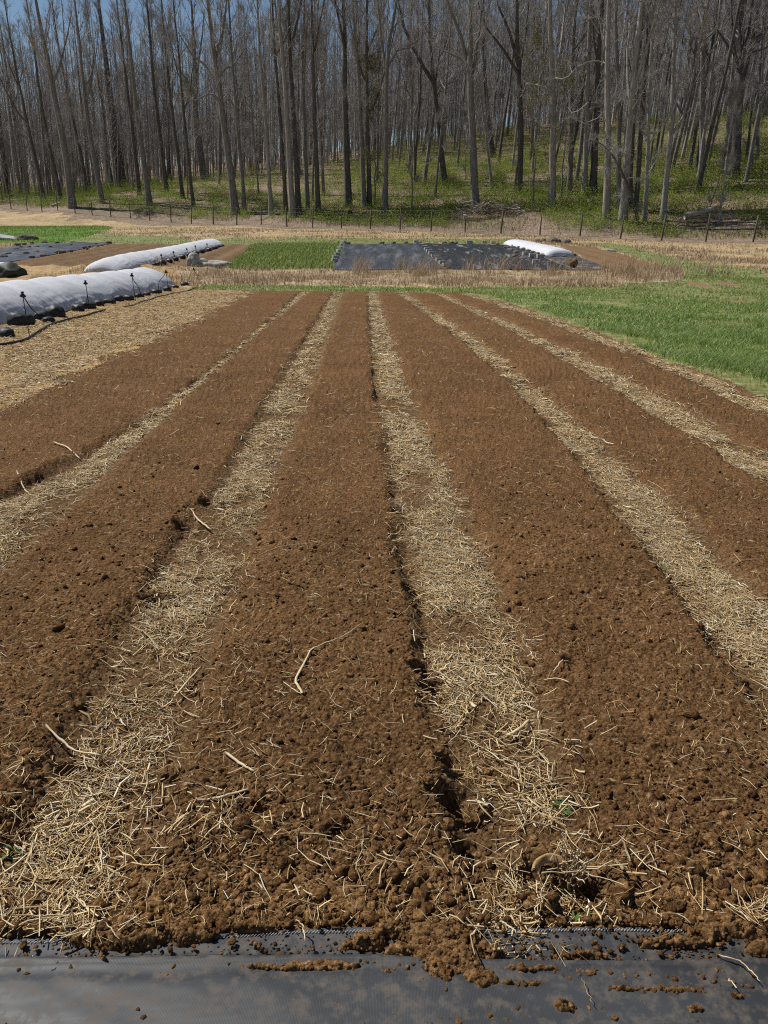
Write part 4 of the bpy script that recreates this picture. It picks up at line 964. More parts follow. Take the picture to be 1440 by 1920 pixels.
lump('flat_stone', 412,497,.38,(1.6,.8,.45),CLOTH,'pale slab at the right end of the rubble by the soil plot','slab',4,None,.05)
lump('folded_cover', 22,519,.62,(1.1,.8,.62),simple('green_black_tarp',[(.3,(.016,.020,.014)),(.7,(.05,.058,.04))],3,.6,.3),'heap of dark green tarpaulin behind the big tunnel at the left','tarpaulin',6,None,.15)
lump('folded_cover', 2,514,.50,(1.3,.7,.5),simple('white_cloth',[(.3,(.5,.5,.48)),(.7,(.72,.72,.7))],4),'white cloth heap left of the dark green tarpaulin','cloth',7,None,.25)
lump('folded_cover', 6,450,1.1,(1.6,.6,.30),simple('grey_sheet',[(.3,(.3,.3,.3)),(.7,(.5,.5,.5))],2),'pale sheet on the bright green plot at the left edge','sheet',8,None,.1)
lump('stone', 52,450,.8,(1.2,.6,.5),STM,'dark heap on the edge of the bright green plot at the left','stone',9,None,.1)
lump('stone', 1141,471,.3,(2.0,.8,.3),CLOTH,'flat pale stone in the green strip right of the soil plot','stone',10,None,.05)
lump('hay_lump', 1073,504,.26,(1.0,.6,.9),simple('rust_brown',[(.3,(.12,.062,.028)),(.7,(.26,.155,.08))],8),'rusty brown clump standing in the dry grass before the dusty sheet','grass clump',12,None,.3)

# ------------------------------------------------------------------ things: deer fence
def fence():
    r = np.random.default_rng(21)
    pm = simple('weathered_post', [(.3, (.075, .065, .05)), (.6, (.15, .13, .10)), (.8, (.23, .20, .16))], 2.5, .95, .1, 5, (4, 4, .6), .4, .02)
    B = np.array([pt(p[0], p[1], float(fence_depth(p[0]))) for p in POSTS])
    d = B[-1] - B[-2]; B = np.concatenate([B, [B[-1] + d, B[-1] + 2 * d]]); d = B[0] - B[1]; B = np.concatenate([[B[0] + d * 1.1], B])
    B[:, 2] = T(B[:, 0], B[:, 1]); o = B[14].copy(); root = empty('deer_fence', o); tag(root, 'tall deer fence of weathered wooden posts and thin wire along the wood edge', 'fence')
    tops = []
    for b in B:
        top = b + np.array([r.normal(0, .05), r.normal(0, .05), 2.35 + r.normal(0, .1)]); tops.append(top)
        P = np.array([b - [0, 0, .4], b, b + (top - b) * .5, top, top + [0, 0, .02]]) - o; R = np.array([[.088, .088, .082, .076, .03]]) * r.uniform(.85, 1.1)
        V, Q, C = tubes(P[None], R, 8, 1, r, cap=True); mesh('post', V, [Q, C], pm, root)
    tops = np.array(tops); W_ = []
    for f in (.08, .3, .52, .75, .97):
        L = B + (tops - B) * f - o; W_.append(L)
    W_ = np.array(W_); V, Q = tubes(W_, np.full(W_.shape[:2], .006), 4); mesh('fence_wire', V, Q, simple('wire', [(.3, (.12, .12, .12)), (.7, (.2, .2, .2))], 4, .6, .4), root)
    p = pt(872, 408, float(fence_depth(872)) - .15); b = root
    import bmesh
    def boxm(V8): pass
    bm_ = MB()
    def box(c, h):
        c = np.array(c); h = np.array(h); s = np.array([[x, y, z] for x in (-1, 1) for y in (-1, 1) for z in (-1, 1)]) * h + c
        bm_.add(s, [[0, 1, 3, 2], [4, 6, 7, 5], [0, 4, 5, 1], [2, 3, 7, 6], [0, 2, 6, 4], [1, 5, 7, 3]])
    nb = empty('nest_box', p); tag(nb, 'small pale wooden nest box fixed to a fence post near the brush pile', 'nest box')
    wd = simple('grey_board', [(.3, (.2, .18, .15)), (.7, (.38, .35, .3))], 6)
    box((0, 0, 0), (.16, .14, .2)); bm_.build('box_body', wd, nb, False)
    bm_ = MB(); s = np.array([[-.22, -.24, .2], [.22, -.24, .2], [.22, .18, .3], [-.22, .18, .3], [-.22, -.24, .24], [.22, -.24, .24], [.22, .18, .34], [-.22, .18, .34]])
    bm_.add(s, [[0, 3, 2, 1], [4, 5, 6, 7], [0, 1, 5, 4], [1, 2, 6, 5], [2, 3, 7, 6], [3, 0, 4, 7]]); bm_.build('lid', wd, nb, False)
fence()

# ------------------------------------------------------------------ things: trees of the wood
def forks(trunk, R, r, n):
    k = len(trunk); out = []
    for j in range(n):
        t = r.uniform(.36, .62); i = int(t * (k - 1)); a = r.uniform(0, 6.28); L = r.uniform(.22, .38) * trunk[-1, 2]; q = np.linspace(0, 1, 7)[:, None]; sp = r.uniform(.22, .45)
        P = trunk[i] + np.array([[math.cos(a) * sp * L, math.sin(a) * sp * L, 0]]) * (q ** .8) + np.array([[0, 0, L]]) * q ** 1.15 + np.cumsum(r.normal(0, .12, (7, 3)), 0) * q
        out.append((P, R[i] * .62 * np.linspace(1, .22, 7)))
    return out
def grow(trunk, R, r, n_limb=16, cs=.42, limb=5.0, spread=1.0, extra=(), nsub=6, ntwig=7, tw=.011, droop=0.0, buds=0, top=.97):
    """trunk (k,3) and radii (k,) relative to the base -> (trunk mesh, crown mesh, bud points)"""
    k = len(trunk); H = trunk[-1, 2]
    tv = MB(); V, Q = tubes(trunk[None], R[None], 8, 1, r); tv.add(V, Q)
    cv = MB(); LP = []; LR = []
    cum = np.linspace(0, 1, k)
    def tr(t): return np.stack([np.interp(t, cum, trunk[:, i]) for i in range(3)], -1), np.interp(t, cum, R)
    for P, Rr in extra:
        u = np.linspace(0, len(P) - 1, 7); P2 = np.stack([np.interp(u, range(len(P)), P[:, i]) for i in range(3)], -1); R2 = np.interp(u, range(len(P)), Rr)
        V, Q = tubes(P2[None], R2[None], 6, 1, r); tv.add(V, Q); LP.append(P2); LR.append(R2)
    n = n_limb
    if n:
        t = np.sort(r.uniform(cs, top, n)); nl = max(1, n // 5); t[:nl] = r.uniform(cs * .35, cs, nl); t = np.sort(t); s, rad = tr(t); az = np.arange(n) * 2.4 + r.normal(0, .5, n)
        f = np.clip((t - cs) / (1 - cs), 0, 1); L = limb * (1.05 - .55 * f) * r.uniform(.55, 1.25, n) * np.where(t < cs, .5, 1)
        tilt = spread * (np.radians(58) - np.radians(30) * f) * r.uniform(.7, 1.2, n)
        q = np.linspace(0, 1, 7); P = np.zeros((n, 7, 3)); P[:, 0] = s; d = np.stack([np.cos(az) * np.sin(tilt), np.sin(az) * np.sin(tilt), np.cos(tilt)], -1)
        for j in range(1, 7):
            d = norm(d + r.normal(0, .13, (n, 3)) + [0, 0, .16 - droop]); P[:, j] = P[:, j - 1] + d * (L / 6)[:, None]
        R0 = np.minimum(rad * .55, .02 + L * .012); RR = R0[:, None] * np.linspace(1, .22, 7)[None]
        V, Q = tubes(P, RR, 5, 1, r); cv.add(V, Q); LP += list(P); LR += list(RR)
    LP = np.array(LP); LR = np.array(LR); n = len(LP)
    # branches
    m = n * nsub; li = np.repeat(np.arange(n), nsub); t = r.uniform(.25, 1.0, m) * 5.99; i0 = t.astype(int); fr = (t - i0)[:, None]
    s = LP[li, i0] * (1 - fr) + LP[li, i0 + 1] * fr; tg = norm(LP[li, i0 + 1] - LP[li, i0]); Ls = np.linalg.norm(LP[:, -1] - LP[:, 0], axis=-1)[li]
    L = np.clip(Ls * r.uniform(.22, .5, m), .5, 3.2); d = norm(tg * .8 + r.normal(0, .55, (m, 3)) + [0, 0, .35 - droop])
    P = np.zeros((m, 5, 3)); P[:, 0] = s
    for j in range(1, 5): d = norm(d + r.normal(0, .16, (m, 3)) + [0, 0, .12 - droop]); P[:, j] = P[:, j - 1] + d * (L / 4)[:, None]
    R1 = np.clip(LR[li, i0] * .6, .012, .035); V, Q = tubes(P, R1[:, None] * np.linspace(1, .4, 5)[None], 4, 1, r); cv.add(V, Q)
    # twigs
    w = m * ntwig; bi = np.repeat(np.arange(m), ntwig); t = r.uniform(.1, 1, w) * 3.99; i0 = t.astype(int); fr = (t - i0)[:, None]
    s = P[bi, i0] * (1 - fr) + P[bi, i0 + 1] * fr; tg = norm(P[bi, i0 + 1] - P[bi, i0]); L2 = r.uniform(.35, 1.15, w)
    d = norm(tg * .7 + r.normal(0, .55, (w, 3)) + [0, 0, .25 - droop]); d2 = norm(d + r.normal(0, .25, (w, 3)) + [0, 0, .1])
    P3 = np.stack([s, s + d * (L2 * .5)[:, None], s + d * (L2 * .5)[:, None] + d2 * (L2 * .5)[:, None]], 1)
    V, Q = tubes(P3, (tw * r.uniform(.7, 1.3, w))[:, None] * np.array([[1, .8, .45]]), 3, 1, r); cv.add(V, Q)
    bp = None
    if buds:
        j = r.integers(0, w, buds); u = r.random((buds, 1)); bp = P3[j, 1] * (1 - u) + P3[j, 2] * u + r.normal(0, .04, (buds, 3))
    return tv, cv, bp
def leafcards(p, r, s0, s1):
    n = len(p); a = norm(r.normal(size=(n, 3))); b = norm(np.cross(a, r.normal(size=(n, 3)))); s = r.uniform(s0, s1, n)[:, None]
    V = np.stack([p - a * s, p + b * s * .5, p + a * s, p - b * s * .5], 1).reshape(-1, 3); return V, np.arange(n * 4).reshape(-1, 4)

def smooth_path(P, k):
    t = np.r_[0, np.cumsum(np.linalg.norm(np.diff(P, axis=0), axis=1))]; u = np.linspace(0, t[-1], k)
    Q = np.stack([np.interp(u, t, P[:, i]) for i in range(3)], -1)
    for _ in range(2): Q[1:-1] = (Q[:-2] + 2 * Q[1:-1] + Q[2:]) / 4
    return Q

# px path from the base up, width of the trunk in px, total height, bark, description, extra limbs (px paths, width)
HERO = [
 ([(15,368),(3,280),(-6,180)],10,31,'d','dark trunk cut off by the left edge of the picture',{}),
 ([(50,363),(22,200),(4,90)],8,31,'d','slim dark trunk leaning left, next to the one cut by the left edge',{}),
 ([(84,380),(58,260),(30,130)],7,32,'d','slim dark trunk, third in from the left edge, leaning left',{}),
 ([(115,378),(85,230),(52,0)],7,33,'d','slim dark trunk between the third from left and the thick leaning front one',{}),
 ([(136,389),(120,275),(97,162),(63,0)],13,35,'m','thick grey trunk standing closest to the fence at far left, strongly leaning left',{}),
 ([(166,366),(140,240),(112,100)],6,31,'d','thin trunk just right of the thick leaning trunk at far left',{}),
 ([(192,382),(165,230),(140,0)],9,33,'m','medium trunk leaning left between two thicker trunks at the left',{}),
 ([(230,351),(215,250),(198,120),(182,0)],15,36,'d','thickest dark trunk of the left part, set back on bare leaf litter',{}),
 ([(262,366),(243,220),(222,60)],7,33,'d','slim dark trunk right of the thickest dark left trunk',{}),
 ([(281,386),(262,250),(232,0)],10,34,'m','grey trunk rising behind a pale heap at the fence on the left',{}),
 ([(313,361),(293,210),(272,0)],8,33,'d','dark slim trunk right of the grey trunk behind the pale heap',{}),
 ([(343,373),(318,170),(302,0)],7,33,'d','thin straight trunk one step left of the big upright oak on litter',{}),
 ([(385,336),(374,280),(367,225),(366,130),(362,40)],14,30,'m','stout trunk set back uphill with crooked upper limbs, left of centre',{'limbs':[([(366,170),(372,120),(380,60)],5),([(366,190),(350,150),(335,130)],4)]}),
 ([(363,388),(345,230),(326,0)],6,33,'d','thin front trunk left of the stout crooked-limbed trunk',{}),
 ([(442,401),(422,250),(410,160),(399,80),(389,0)],14,33,'m','big grey front trunk with curved side limbs left of centre',{'limbs':[([(409,150),(385,122),(360,103)],5),([(413,192),(398,172),(378,182),(360,192)],4),([(413,142),(424,128),(438,122)],4),([(404,110),(418,60),(424,10)],5)]}),
 ([(459,399),(446,230),(436,100),(430,0)],7,32,'m','slim trunk close to the right of the big curved-limbed trunk',{}),
 ([(509,403),(502,275),(487,100),(482,0)],8,33,'p','pale slim trunk standing alone by the fence, left of the tight clump',{}),
 ([(537,401),(526,250),(516,100),(509,0)],8,33,'d','dark trunk at the left of the tight clump near the centre',{}),
 ([(549,406),(540,225),(532,125),(520,0)],11,34,'p','pale stout trunk in the tight clump near the centre',{}),
 ([(560,401),(552,220),(545,80),(544,0)],10,33,'d','dark trunk touching the pale stout one in the tight clump',{'limbs':[([(548,80),(555,50),(566,0)],5)]}),
 ([(577,393),(570,210),(567,100),(572,0)],8,32,'m','grey trunk at the right of the tight clump near the centre',{}),
 ([(597,399),(592,250),(588,100),(586,0)],9,33,'d','straight dark trunk between the tight clump and the twin trunks',{'limbs':[([(589,100),(598,50),(608,0)],4)]}),
 ([(607,366),(600,230),(594,120)],6,30,'m','slender trunk set just behind the straight dark one at centre',{}),
 ([(654,387),(647,225),(645,100),(643,0)],12,34,'d','thick dark trunk left of the dark stump at the fence',{'limbs':[([(646,90),(636,40),(628,0)],5)]}),
 ([(683,391),(678,220),(670,80),(662,0)],9,33,'m','grey trunk right of the dark stump at the fence',{}),
 ([(693,388),(690,200),(689,0)],8,32,'d','dark trunk behind pale opening buds right of the stump',{}),
 ([(722,399),(723,200),(728,80),(745,0)],10,33,'m','grey trunk at the very middle of the picture with rising forked limbs',{'limbs':[([(724,140),(715,70),(708,0)],5),([(725,130),(745,95),(772,88)],4)]}),
 ([(834,346),(825,240),(814,150),(807,80),(806,0)],10,31,'d','dark trunk forking widely halfway up, right of the middle',{'limbs':[([(815,158),(785,112),(757,50),(746,0)],7),([(816,150),(822,110),(832,95)],3)]}),
 ([(892,396),(885,250),(880,150),(879,0)],14,32,'m','rough trunk with a fan of steep limbs behind the long brush pile',{'limbs':[([(881,130),(862,62),(834,-10)],7),([(883,150),(897,70),(908,-10)],6),([(880,118),(850,103),(818,86)],5),([(882,160),(893,110),(900,40)],4)]}),
 ([(923,358),(908,220),(893,120)],5,24,'p','thin pale pole leaning left, right of the rough fan-limbed trunk',{}),
 ([(925,296),(914,220),(908,120)],10,28,'d','dark trunk far up the slope behind the thin pale pole',{}),
 ([(973,363),(976,240),(972,140),(968,60),(967,0)],11,31,'d','dark upright trunk on the green slope with steep limbs from mid height',{'limbs':[([(973,140),(943,92),(912,52)],6),([(971,120),(955,60),(934,10)],6),([(973,130),(985,70),(992,0)],5)]}),
 ([(997,306),(1001,200),(1000,100)],6,26,'m','slim trunk uphill right of the dark upright trunk',{}),
 ([(1035,392),(1037,250),(1034,150),(1032,60),(1031,0)],13,30,'p','stout pale trunk with one arching limb to the left',{'limbs':[([(1034,178),(1016,160),(988,156),(980,178)],4),([(1033,150),(1050,100),(1058,30)],5)]}),
 ([(1067,366),(1071,270),(1074,120)],9,30,'m','grey trunk behind the vine tangle right of the stout pale one',{}),
 ([(1096,366),(1101,200),(1103,20)],10,31,'p','pale trunk with light bark high up, left of the row of straight trunks',{}),
 ([(1112,363),(1118,200),(1126,60)],12,31,'d','dark trunk beside the pale barked one, left of the row of straight trunks',{}),
 ([(1138,411),(1139,250),(1141,100),(1143,0)],13,31,'p','straight pale front trunk with drooping side limbs at left',{'limbs':[([(1139,210),(1126,192),(1102,192),(1076,216)],3.5),([(1140,120),(1110,112),(1080,128),(1060,150)],3.5),([(1138,206),(1120,222),(1096,232)],2.5)]}),
 ([(1160,393),(1162,250),(1157,100),(1155,0)],9,31,'m','medium trunk between the straight pale and the leaning front trunks',{'limbs':[([(1162,230),(1170,160),(1176,60),(1178,0)],6)]}),
 ([(1168,416),(1178,275),(1187,150),(1203,0)],14,32,'p','thick pale front trunk leaning right with flared foot',{}),
 ([(1178,393),(1187,220),(1196,90)],12,32,'d','dark thick trunk behind the pale right-leaning one',{}),
 ([(1192,393),(1204,240),(1212,120)],8,30,'d','dark medium trunk right of the thick right-leaning one',{}),
 ([(1198,419),(1186,375),(1168,325),(1146,283),(1122,264),(1098,262)],6,0,'d','dead dark stem arching over to the left with drooping twigs',{'arch':1}),
 ([(1209,416),(1214,300),(1216,175),(1221,40)],8,30,'p','narrow pale front trunk right of the arching dead stem',{}),
 ([(1243,414),(1252,300),(1260,245),(1262,150),(1263,40)],10,29,'p','pale front trunk that splits into upright stems at mid height',{'limbs':[([(1260,252),(1284,215),(1295,165),(1306,110),(1326,10)],5),([(1259,248),(1269,190),(1276,100),(1290,10)],5),([(1255,252),(1241,222),(1231,190)],2.5)]}),
 ([(1305,325),(1318,220),(1330,120)],5,26,'d','slim dark trunk touching the pale trunk on the right slope',{}),
 ([(1317,331),(1317,175),(1322,50)],11,30,'p','pale straight trunk on the green right slope',{}),
 ([(1348,421),(1356,330),(1362,290)],4.5,13,'p','thin young pale tree rising from the right end of the log pile',{}),
 ([(1376,334),(1387,190),(1395,137),(1391,80),(1398,0)],17,30,'d','big dark gnarled tree near the right edge with forking crooked limbs',{'limbs':[([(1391,140),(1378,112),(1373,60),(1370,10)],8),([(1398,92),(1420,70),(1446,45)],6),([(1400,100),(1422,95),(1450,84)],4),([(1393,110),(1404,60),(1412,0)],6),([(1374,100),(1345,55),(1320,75)],4)]}),
 ([(1362,303),(1371,170),(1378,90)],8,28,'p','pale stem close to the left of the big gnarled tree',{}),
 ([(1398,306),(1408,190),(1424,155),(1446,142)],5,0,'d','dark stem curving over to the right edge beside the gnarled tree',{'arch':1}),
 ([(1420,300),(1424,180),(1428,60)],6,28,'m','slim grey trunk nearest the right edge on the slope',{}),
]
BK = {'d': MATS['bark_dark'], 'm': MATS['bark'], 'p': MATS['bark_pale']}
def hero_trees():
    for i, (px, w, H, bk, lab, ex) in enumerate(HERO):
        r = np.random.default_rng(100 + i); base = at(*px[0]); D = base[1]
        P = [base] + [pt(a, b, D + r.normal(0, .25) * j) for j, (a, b) in enumerate(px[1:], 1)]; P = np.array(P) - base
        if H and P[-1, 2] < H:                       # carry the trunk on above the frame
            d = norm(P[-1] - P[0]); d = norm(d * .6 + [0, 0, .7]); P = np.concatenate([P, [P[-1] + d * (H - P[-1, 2]) * .5], [P[-1] + d * (H - P[-1, 2])]])
        P = np.concatenate([[[0, 0, -.3]], P]); k = 18; P = smooth_path(P, k); P[2:] += np.cumsum(r.normal(0, .035, (k - 2, 3)), 0) * [1, 1, 0]
        R0 = w / FPX * D * .5; t = np.linspace(0, 1, k); R = R0 * (1 - .80 * t ** 1.15) ; R[0] *= 1.35; R[1] *= 1.12
        extra = []
        for L, lw in ex.get('limbs', []):
            q = np.array([pt(a, b, D + j * r.normal(0, .7)) for j, (a, b) in enumerate(L)]) - base
            d = norm(q[-1] - q[-2]); q = np.concatenate([q, [q[-1] + (d * .7 + [0, 0, .5]) * 3.0]])
            rr = lw / FPX * D * .5; extra.append((q, rr * np.linspace(1, .25, len(q))))
        young = H and H < 20; arch = 'arch' in ex
        if not extra and not young and not arch: extra = forks(P, R, r, int(r.integers(0, 3)))
        tv, cv, bp = grow(P, R, r, 6 if young else 10 if arch else 17 + (w > 9) * 4, .3 if (young or arch) else r.uniform(.34, .48), 2.2 if (young or arch) else 4.6 + .12 * w, 1.0 if not arch else 1.5, extra, 6, 15, .0115, .25 if arch else 0)
        root = empty('bare_tree', base); tag(root, lab, 'tree', 'trees at the front of the wood')
        tv.build('trunk', BK[bk], root); cv.build('crown', MATS['twig'], root)
hero_trees()

def wood():
    # kinds of tree that stand farther in; every tree a copy of one kind
    kinds = []
    KL = ['slender straight grey bare tree', 'bare tree with a slightly crooked trunk', 'dark bare tree with a narrow crown', 'pale bare tree with high crown', 'bare tree with many steep limbs', 'young thin bare tree', 'thin bare sapling', 'tall dark bare tree', 'bare tree with spreading crown']
    for k in range(9):
        r = np.random.default_rng(300 + k); H = [29, 27, 31, 30, 27, 18, 9, 32, 25][k]
        t = np.linspace(0, 1, 14); P = np.zeros((14, 3)); P[:, 2] = t * (H + .5) - .5; P[:, :2] = np.cumsum(r.normal(0, [.12, .3, .1, .13, .2, .15, .12, .1, .22][k], (14, 2)), 0) * t[:, None] ** .5
        R0 = [.17, .22, .19, .21, .25, .10, .05, .25, .27][k]; R = R0 * (1 - .85 * t ** 1.2); R[0] *= 1.3
        tv, cv, bp = grow(P, R, r, [16, 15, 15, 13, 18, 11, 9, 16, 18][k], [.42, .38, .48, .52, .36, .3, .25, .45, .32][k], [4.2, 4.6, 3.6, 4.2, 5.2, 2.6, 1.6, 4.4, 5.6][k], 1.0, forks(P, R, r, [0, 2, 0, 1, 3, 0, 0, 1, 3][k]), 6, 14, .0125)
        root = empty('bare_tree', (0, 0, 0)); tb = tv.build('trunk', BK['mmdpmmmdm'[k]], root); cb = cv.build('crown', MATS['twig'], root); kinds.append((root, tb, cb))
    r = np.random.default_rng(400); heroes = np.array([at(*h[0][0])[:2] for h in HERO]); pts = []; used = set()
    tries = 0
    while len(pts) < 236 and tries < 40000:
        tries += 1
        y = 1 / r.uniform(1 / 235, 1 / 84); u = r.uniform(-.60, .60); x = u * y; fd = fdist(x, y)
        if fd < 7: continue
        if fd < 22 and r.random() < .80: continue
        if np.min(np.hypot(heroes[:, 0] - x, heroes[:, 1] - y)) < 2.2: continue
        if pts and np.min(np.hypot(np.array(pts)[:, 0] - x, np.array(pts)[:, 1] - y)) < 2.0: continue
        pts.append((x, y, fd))
    for x, y, fd in pts:
        k = int(r.choice(9, p=[.17, .12, .15, .12, .12, .09, .05, .11, .07])) if fd > 12 else int(r.choice([5, 6, 0], p=[.4, .45, .15]))
        root, tb, cb = kinds[k]
        if k in used:
            o = root.copy(); COL.objects.link(o)
            for c in (tb, cb): c2 = c.copy(); COL.objects.link(c2); c2.parent = o
        else: used.add(k); o = root
        s = r.uniform(.86, 1.16); o.location = (x, y, float(T(np.array(x), np.array(y)))); o.rotation_euler = (r.normal(0, .045), r.normal(0, .045), r.uniform(0, 6.28)); o.scale = (s, s, s)
        tag(o, KL[k] + ' standing among its like deeper in the wood', 'tree', KL[k] + 's deeper in the wood')
    # the far part of the wood, past counting
    n = 2700; y = 1 / r.uniform(1 / 330, 1 / 158, n); x = r.uniform(-.64, .64, n) * y; z = T(np.clip(x, -199, 199), np.clip(y, 0, 303)); H = r.uniform(20, 33, n) * np.where(r.random(n) < .35, .55, 1)
    t = np.linspace(0, 1, 5); P = np.stack([x, y, z], -1)[:, None] + np.stack([r.normal(0, .8, n)[:, None] * t, r.normal(0, .8, n)[:, None] * t, H[:, None] * t], -1)
    mb = MB(); V, Q = tubes(P, (H / 30 * r.uniform(.09, .26, n))[:, None] * np.linspace(1, .3, 5)[None], 4, 1, r); mb.add(V, Q)
    m = n * 90; bi = np.repeat(np.arange(n), 90); tt = r.uniform(.12, 1, m) ** .8; s = np.stack([x[bi], y[bi], z[bi] + H[bi] * tt], -1); a = r.uniform(0, 6.28, m); el = r.uniform(.4, 1.3, m); L = r.uniform(1.0, 3.6, m) * (1.2 - .6 * tt)
    s[:, 0] += r.normal(0, 1.0, m); s[:, 1] += r.normal(0, 1.0, m)
    d = np.stack([np.cos(a) * np.cos(el), np.sin(a) * np.cos(el), np.sin(el)], -1); P = np.stack([s, s + d * (L * .5)[:, None], s + d * L[:, None] + [0, 0, .2]], 1)
    V, Q = tubes(P, r.uniform(.014, .034, m)[:, None] * np.array([[1, .7, .35]]), 3, 1, r); mb.add(V, Q)
    tag(mb.build('woods', isl_mat('far_wood', [(0, (.17, .155, .145)), (.6, (.33, .305, .285)), (1, (.50, .47, .435))], .95, .1)), kind='stuff')
    # small understorey trees whose buds are opening
    for i, (px, H, nb, lab) in enumerate([([(703,392),(702,250),(700,120)],17,5200,'small tree hazed with yellow green opening buds at the middle of the wood edge'),([(1000,385),(1006,220),(1004,90)],19,6500,'tree with a wide haze of olive buds left of the straight pale trunks'),([(352,372),(352,260),(352,150)],17,3200,'small tree with tan buds behind the stout crooked-limbed trunk'),([(1052,370),(1060,240),(1066,130)],15,3600,'small olive budding tree among the vine tangle on the right slope')]):
        rr = np.random.default_rng(500 + i); base = at(*px[0]); P = np.array([base] + [pt(a, b, base[1]) for a, b in px[1:]]) - base; P = smooth_path(np.concatenate([[[0, 0, -.3]], P]), 14); P[2:, :2] += rr.normal(0, .1, (12, 2)); t = np.linspace(0, 1, 14)
        tv, cv, bp = grow(P, .13 * (1 - .8 * t), rr, 16, .38, 4.2 if i != 1 else 6.0, 1.1, (), 6, 8, .011, 0, nb)
        root = empty('budding_tree', base); tag(root, lab, 'tree'); tv.build('trunk', MATS['bark'], root); cv.build('crown', MATS['twig'], root); V, Q = leafcards(bp, rr, .05, .10); mesh('buds', V, Q, MATS['buds'], root, False)
wood()

PILES = [(930, 407, 5.2), (1322, 418, 4.0), (1436, 443, 2.0), (107, 386, 1.5), (278, 402, 1.2)]
def undergrowth():
    r = np.random.default_rng(600); n = 16000
    y = r.uniform(70, 190, n); x = r.uniform(-.62, .62, n) * y; fd = fdist(x, y)
    q = fbm(x / 9, y / 9, 3, 1) + .10 * np.clip(x / 25, -1, 1)
    pr = np.where((fd > 2.5), np.clip(1.1 + 1.8 * q, 0, 1) * (1 - .6 * sstep(30, 80, fd)) * (1 - sstep(14, 34, fd) * (x < -8) * .8), 0)
    for a_, b_, w_ in PILES: c_ = at(a_, b_); pr = np.where((np.abs(x - c_[0]) < w_) & (fd < fdist(c_[0], c_[1]) + 1.2), 0, pr)
    k = r.random(n) < pr; x, y, fd = x[k], y[k], fd[k]; m = len(x); z = T(x, y); rad = r.uniform(.6, 1.7, m); H = r.gamma(3, .36, m) + .3
    per = 120; ci = np.repeat(np.arange(m), per); w = len(ci)
    g = r.normal(0, .48, (w, 3)); p = np.stack([x[ci] + g[:, 0] * rad[ci], y[ci] + g[:, 1] * rad[ci], z[ci] + np.abs(g[:, 2]) * H[ci] * .9 + .05], -1)
    V, Q = leafcards(p, r, .035, .10); tag(mesh('undergrowth', V, Q, MATS['bush'], smooth=False), kind='stuff')
    # arching canes and dry weeds among it
    n = 26000; y = r.uniform(68, 150, n); x = r.uniform(-.62, .62, n) * y; fd = fdist(x, y)
    cen = np.exp(-((x + 1) / 14) ** 2) * (1 - sstep(9, 16, fd)); rt = (x > 10) * .35
    k = (fd > .8) & (fd < 40) & (r.random(n) < np.clip(.10 + .9 * cen + rt * np.exp(-fd / 20), 0, 1) * np.clip(.7 + 1.4 * fbm(x / 4, y / 4, 3, 4), .05, 1)); x, y, fd = x[k], y[k], fd[k]; m = len(x)
    a = r.uniform(0, 6.28, m); H = r.uniform(.5, 2.0, m); l = r.uniform(.1, .9, m) * H; t = np.linspace(0, 1, 4)
    P = np.stack([x, y, T(x, y)], -1)[:, None] + np.stack([np.cos(a)[:, None] * l[:, None] * t ** 1.6, np.sin(a)[:, None] * l[:, None] * t ** 1.6, H[:, None] * (t - .25 * t ** 2.5)], -1)
    V, Q = tubes(P, r.uniform(.012, .026, m)[:, None] * np.linspace(1, .4, 4)[None], 3, 1, r); tag(mesh('dry_weeds', V, Q, MATS['brown_twigs']), kind='stuff')
    # olive grass between the weeds at the fence and up the slope
    n = 170000; y = r.uniform(68, 170, n); x = r.uniform(-.62, .62, n) * y; fd = fdist(x, y)
    k = (fd > 2.2) & (r.random(n) < np.clip(.45 + 1.3 * fbm(x / 6, y / 6, 3, 6), 0, 1) * np.where(fd < 16, 1, .55 * (1 - sstep(30, 75, fd)))) & ~((x < -14) & (fd > 18)); x, y = x[k], y[k]; m = len(x)
    blades('grass', x, y, r.uniform(.2, .75, m), r.uniform(.03, .07, m), isl_mat('olive_grass', [(0, (.11, .14, .028)), (.6, (.20, .245, .058)), (1, (.38, .32, .16))], .7, .2, .2), r, .5)
undergrowth()

def brush(name, px, py, w, h, n, lab, m, seed, cat='brush pile', thick=.035, dd=0.0):
    r = np.random.default_rng(seed); b = at(px, py); W_ = w / FPX * b[1]; Hh = h / FPX * b[1]; root = empty(name, b); tag(root, lab, cat)
    c = np.stack([r.normal(0, .24, n) * W_, r.normal(0, .5, n), r.random(n) * 0], -1); c[:, 2] = Hh * np.exp(-(c[:, 0] / (W_ * .33)) ** 2) * r.random(n) + .1
    a = r.normal(0, .45, n) + np.pi * (r.random(n) < .5); el = r.normal(.12, .3, n); L = r.uniform(.25, .6, n) * min(W_ * .5, 3.5)
    d = np.stack([np.cos(a) * np.cos(el), np.sin(a) * np.cos(el), np.sin(el)], -1); t = np.linspace(-.5, .5, 5)
    P = c[:, None] + d[:, None] * (L[:, None] * t)[..., None] + r.normal(0, .05, (n, 5, 3)); P[..., 2] = np.maximum(P[..., 2], .03)
    V, Q = tubes(P, (thick * r.uniform(.4, 1.3, n))[:, None] * np.linspace(1, .45, 5)[None], 5, 1, r); mesh('branches', V, Q, m, root); return root, b, r
PALEW = simple('bleached_wood', [(.3, (.22, .19, .155)), (.6, (.40, .36, .30)), (.8, (.52, .48, .41))], 3, .9, .1, 5, (1, 1, 1), .3, .02)
root, b, r = brush('brush_pile', 930, 407, 150, 20, 150, 'long low pile of bleached branches behind the fence, right of the middle', MATS['brown_twigs'], 31, thick=.035)
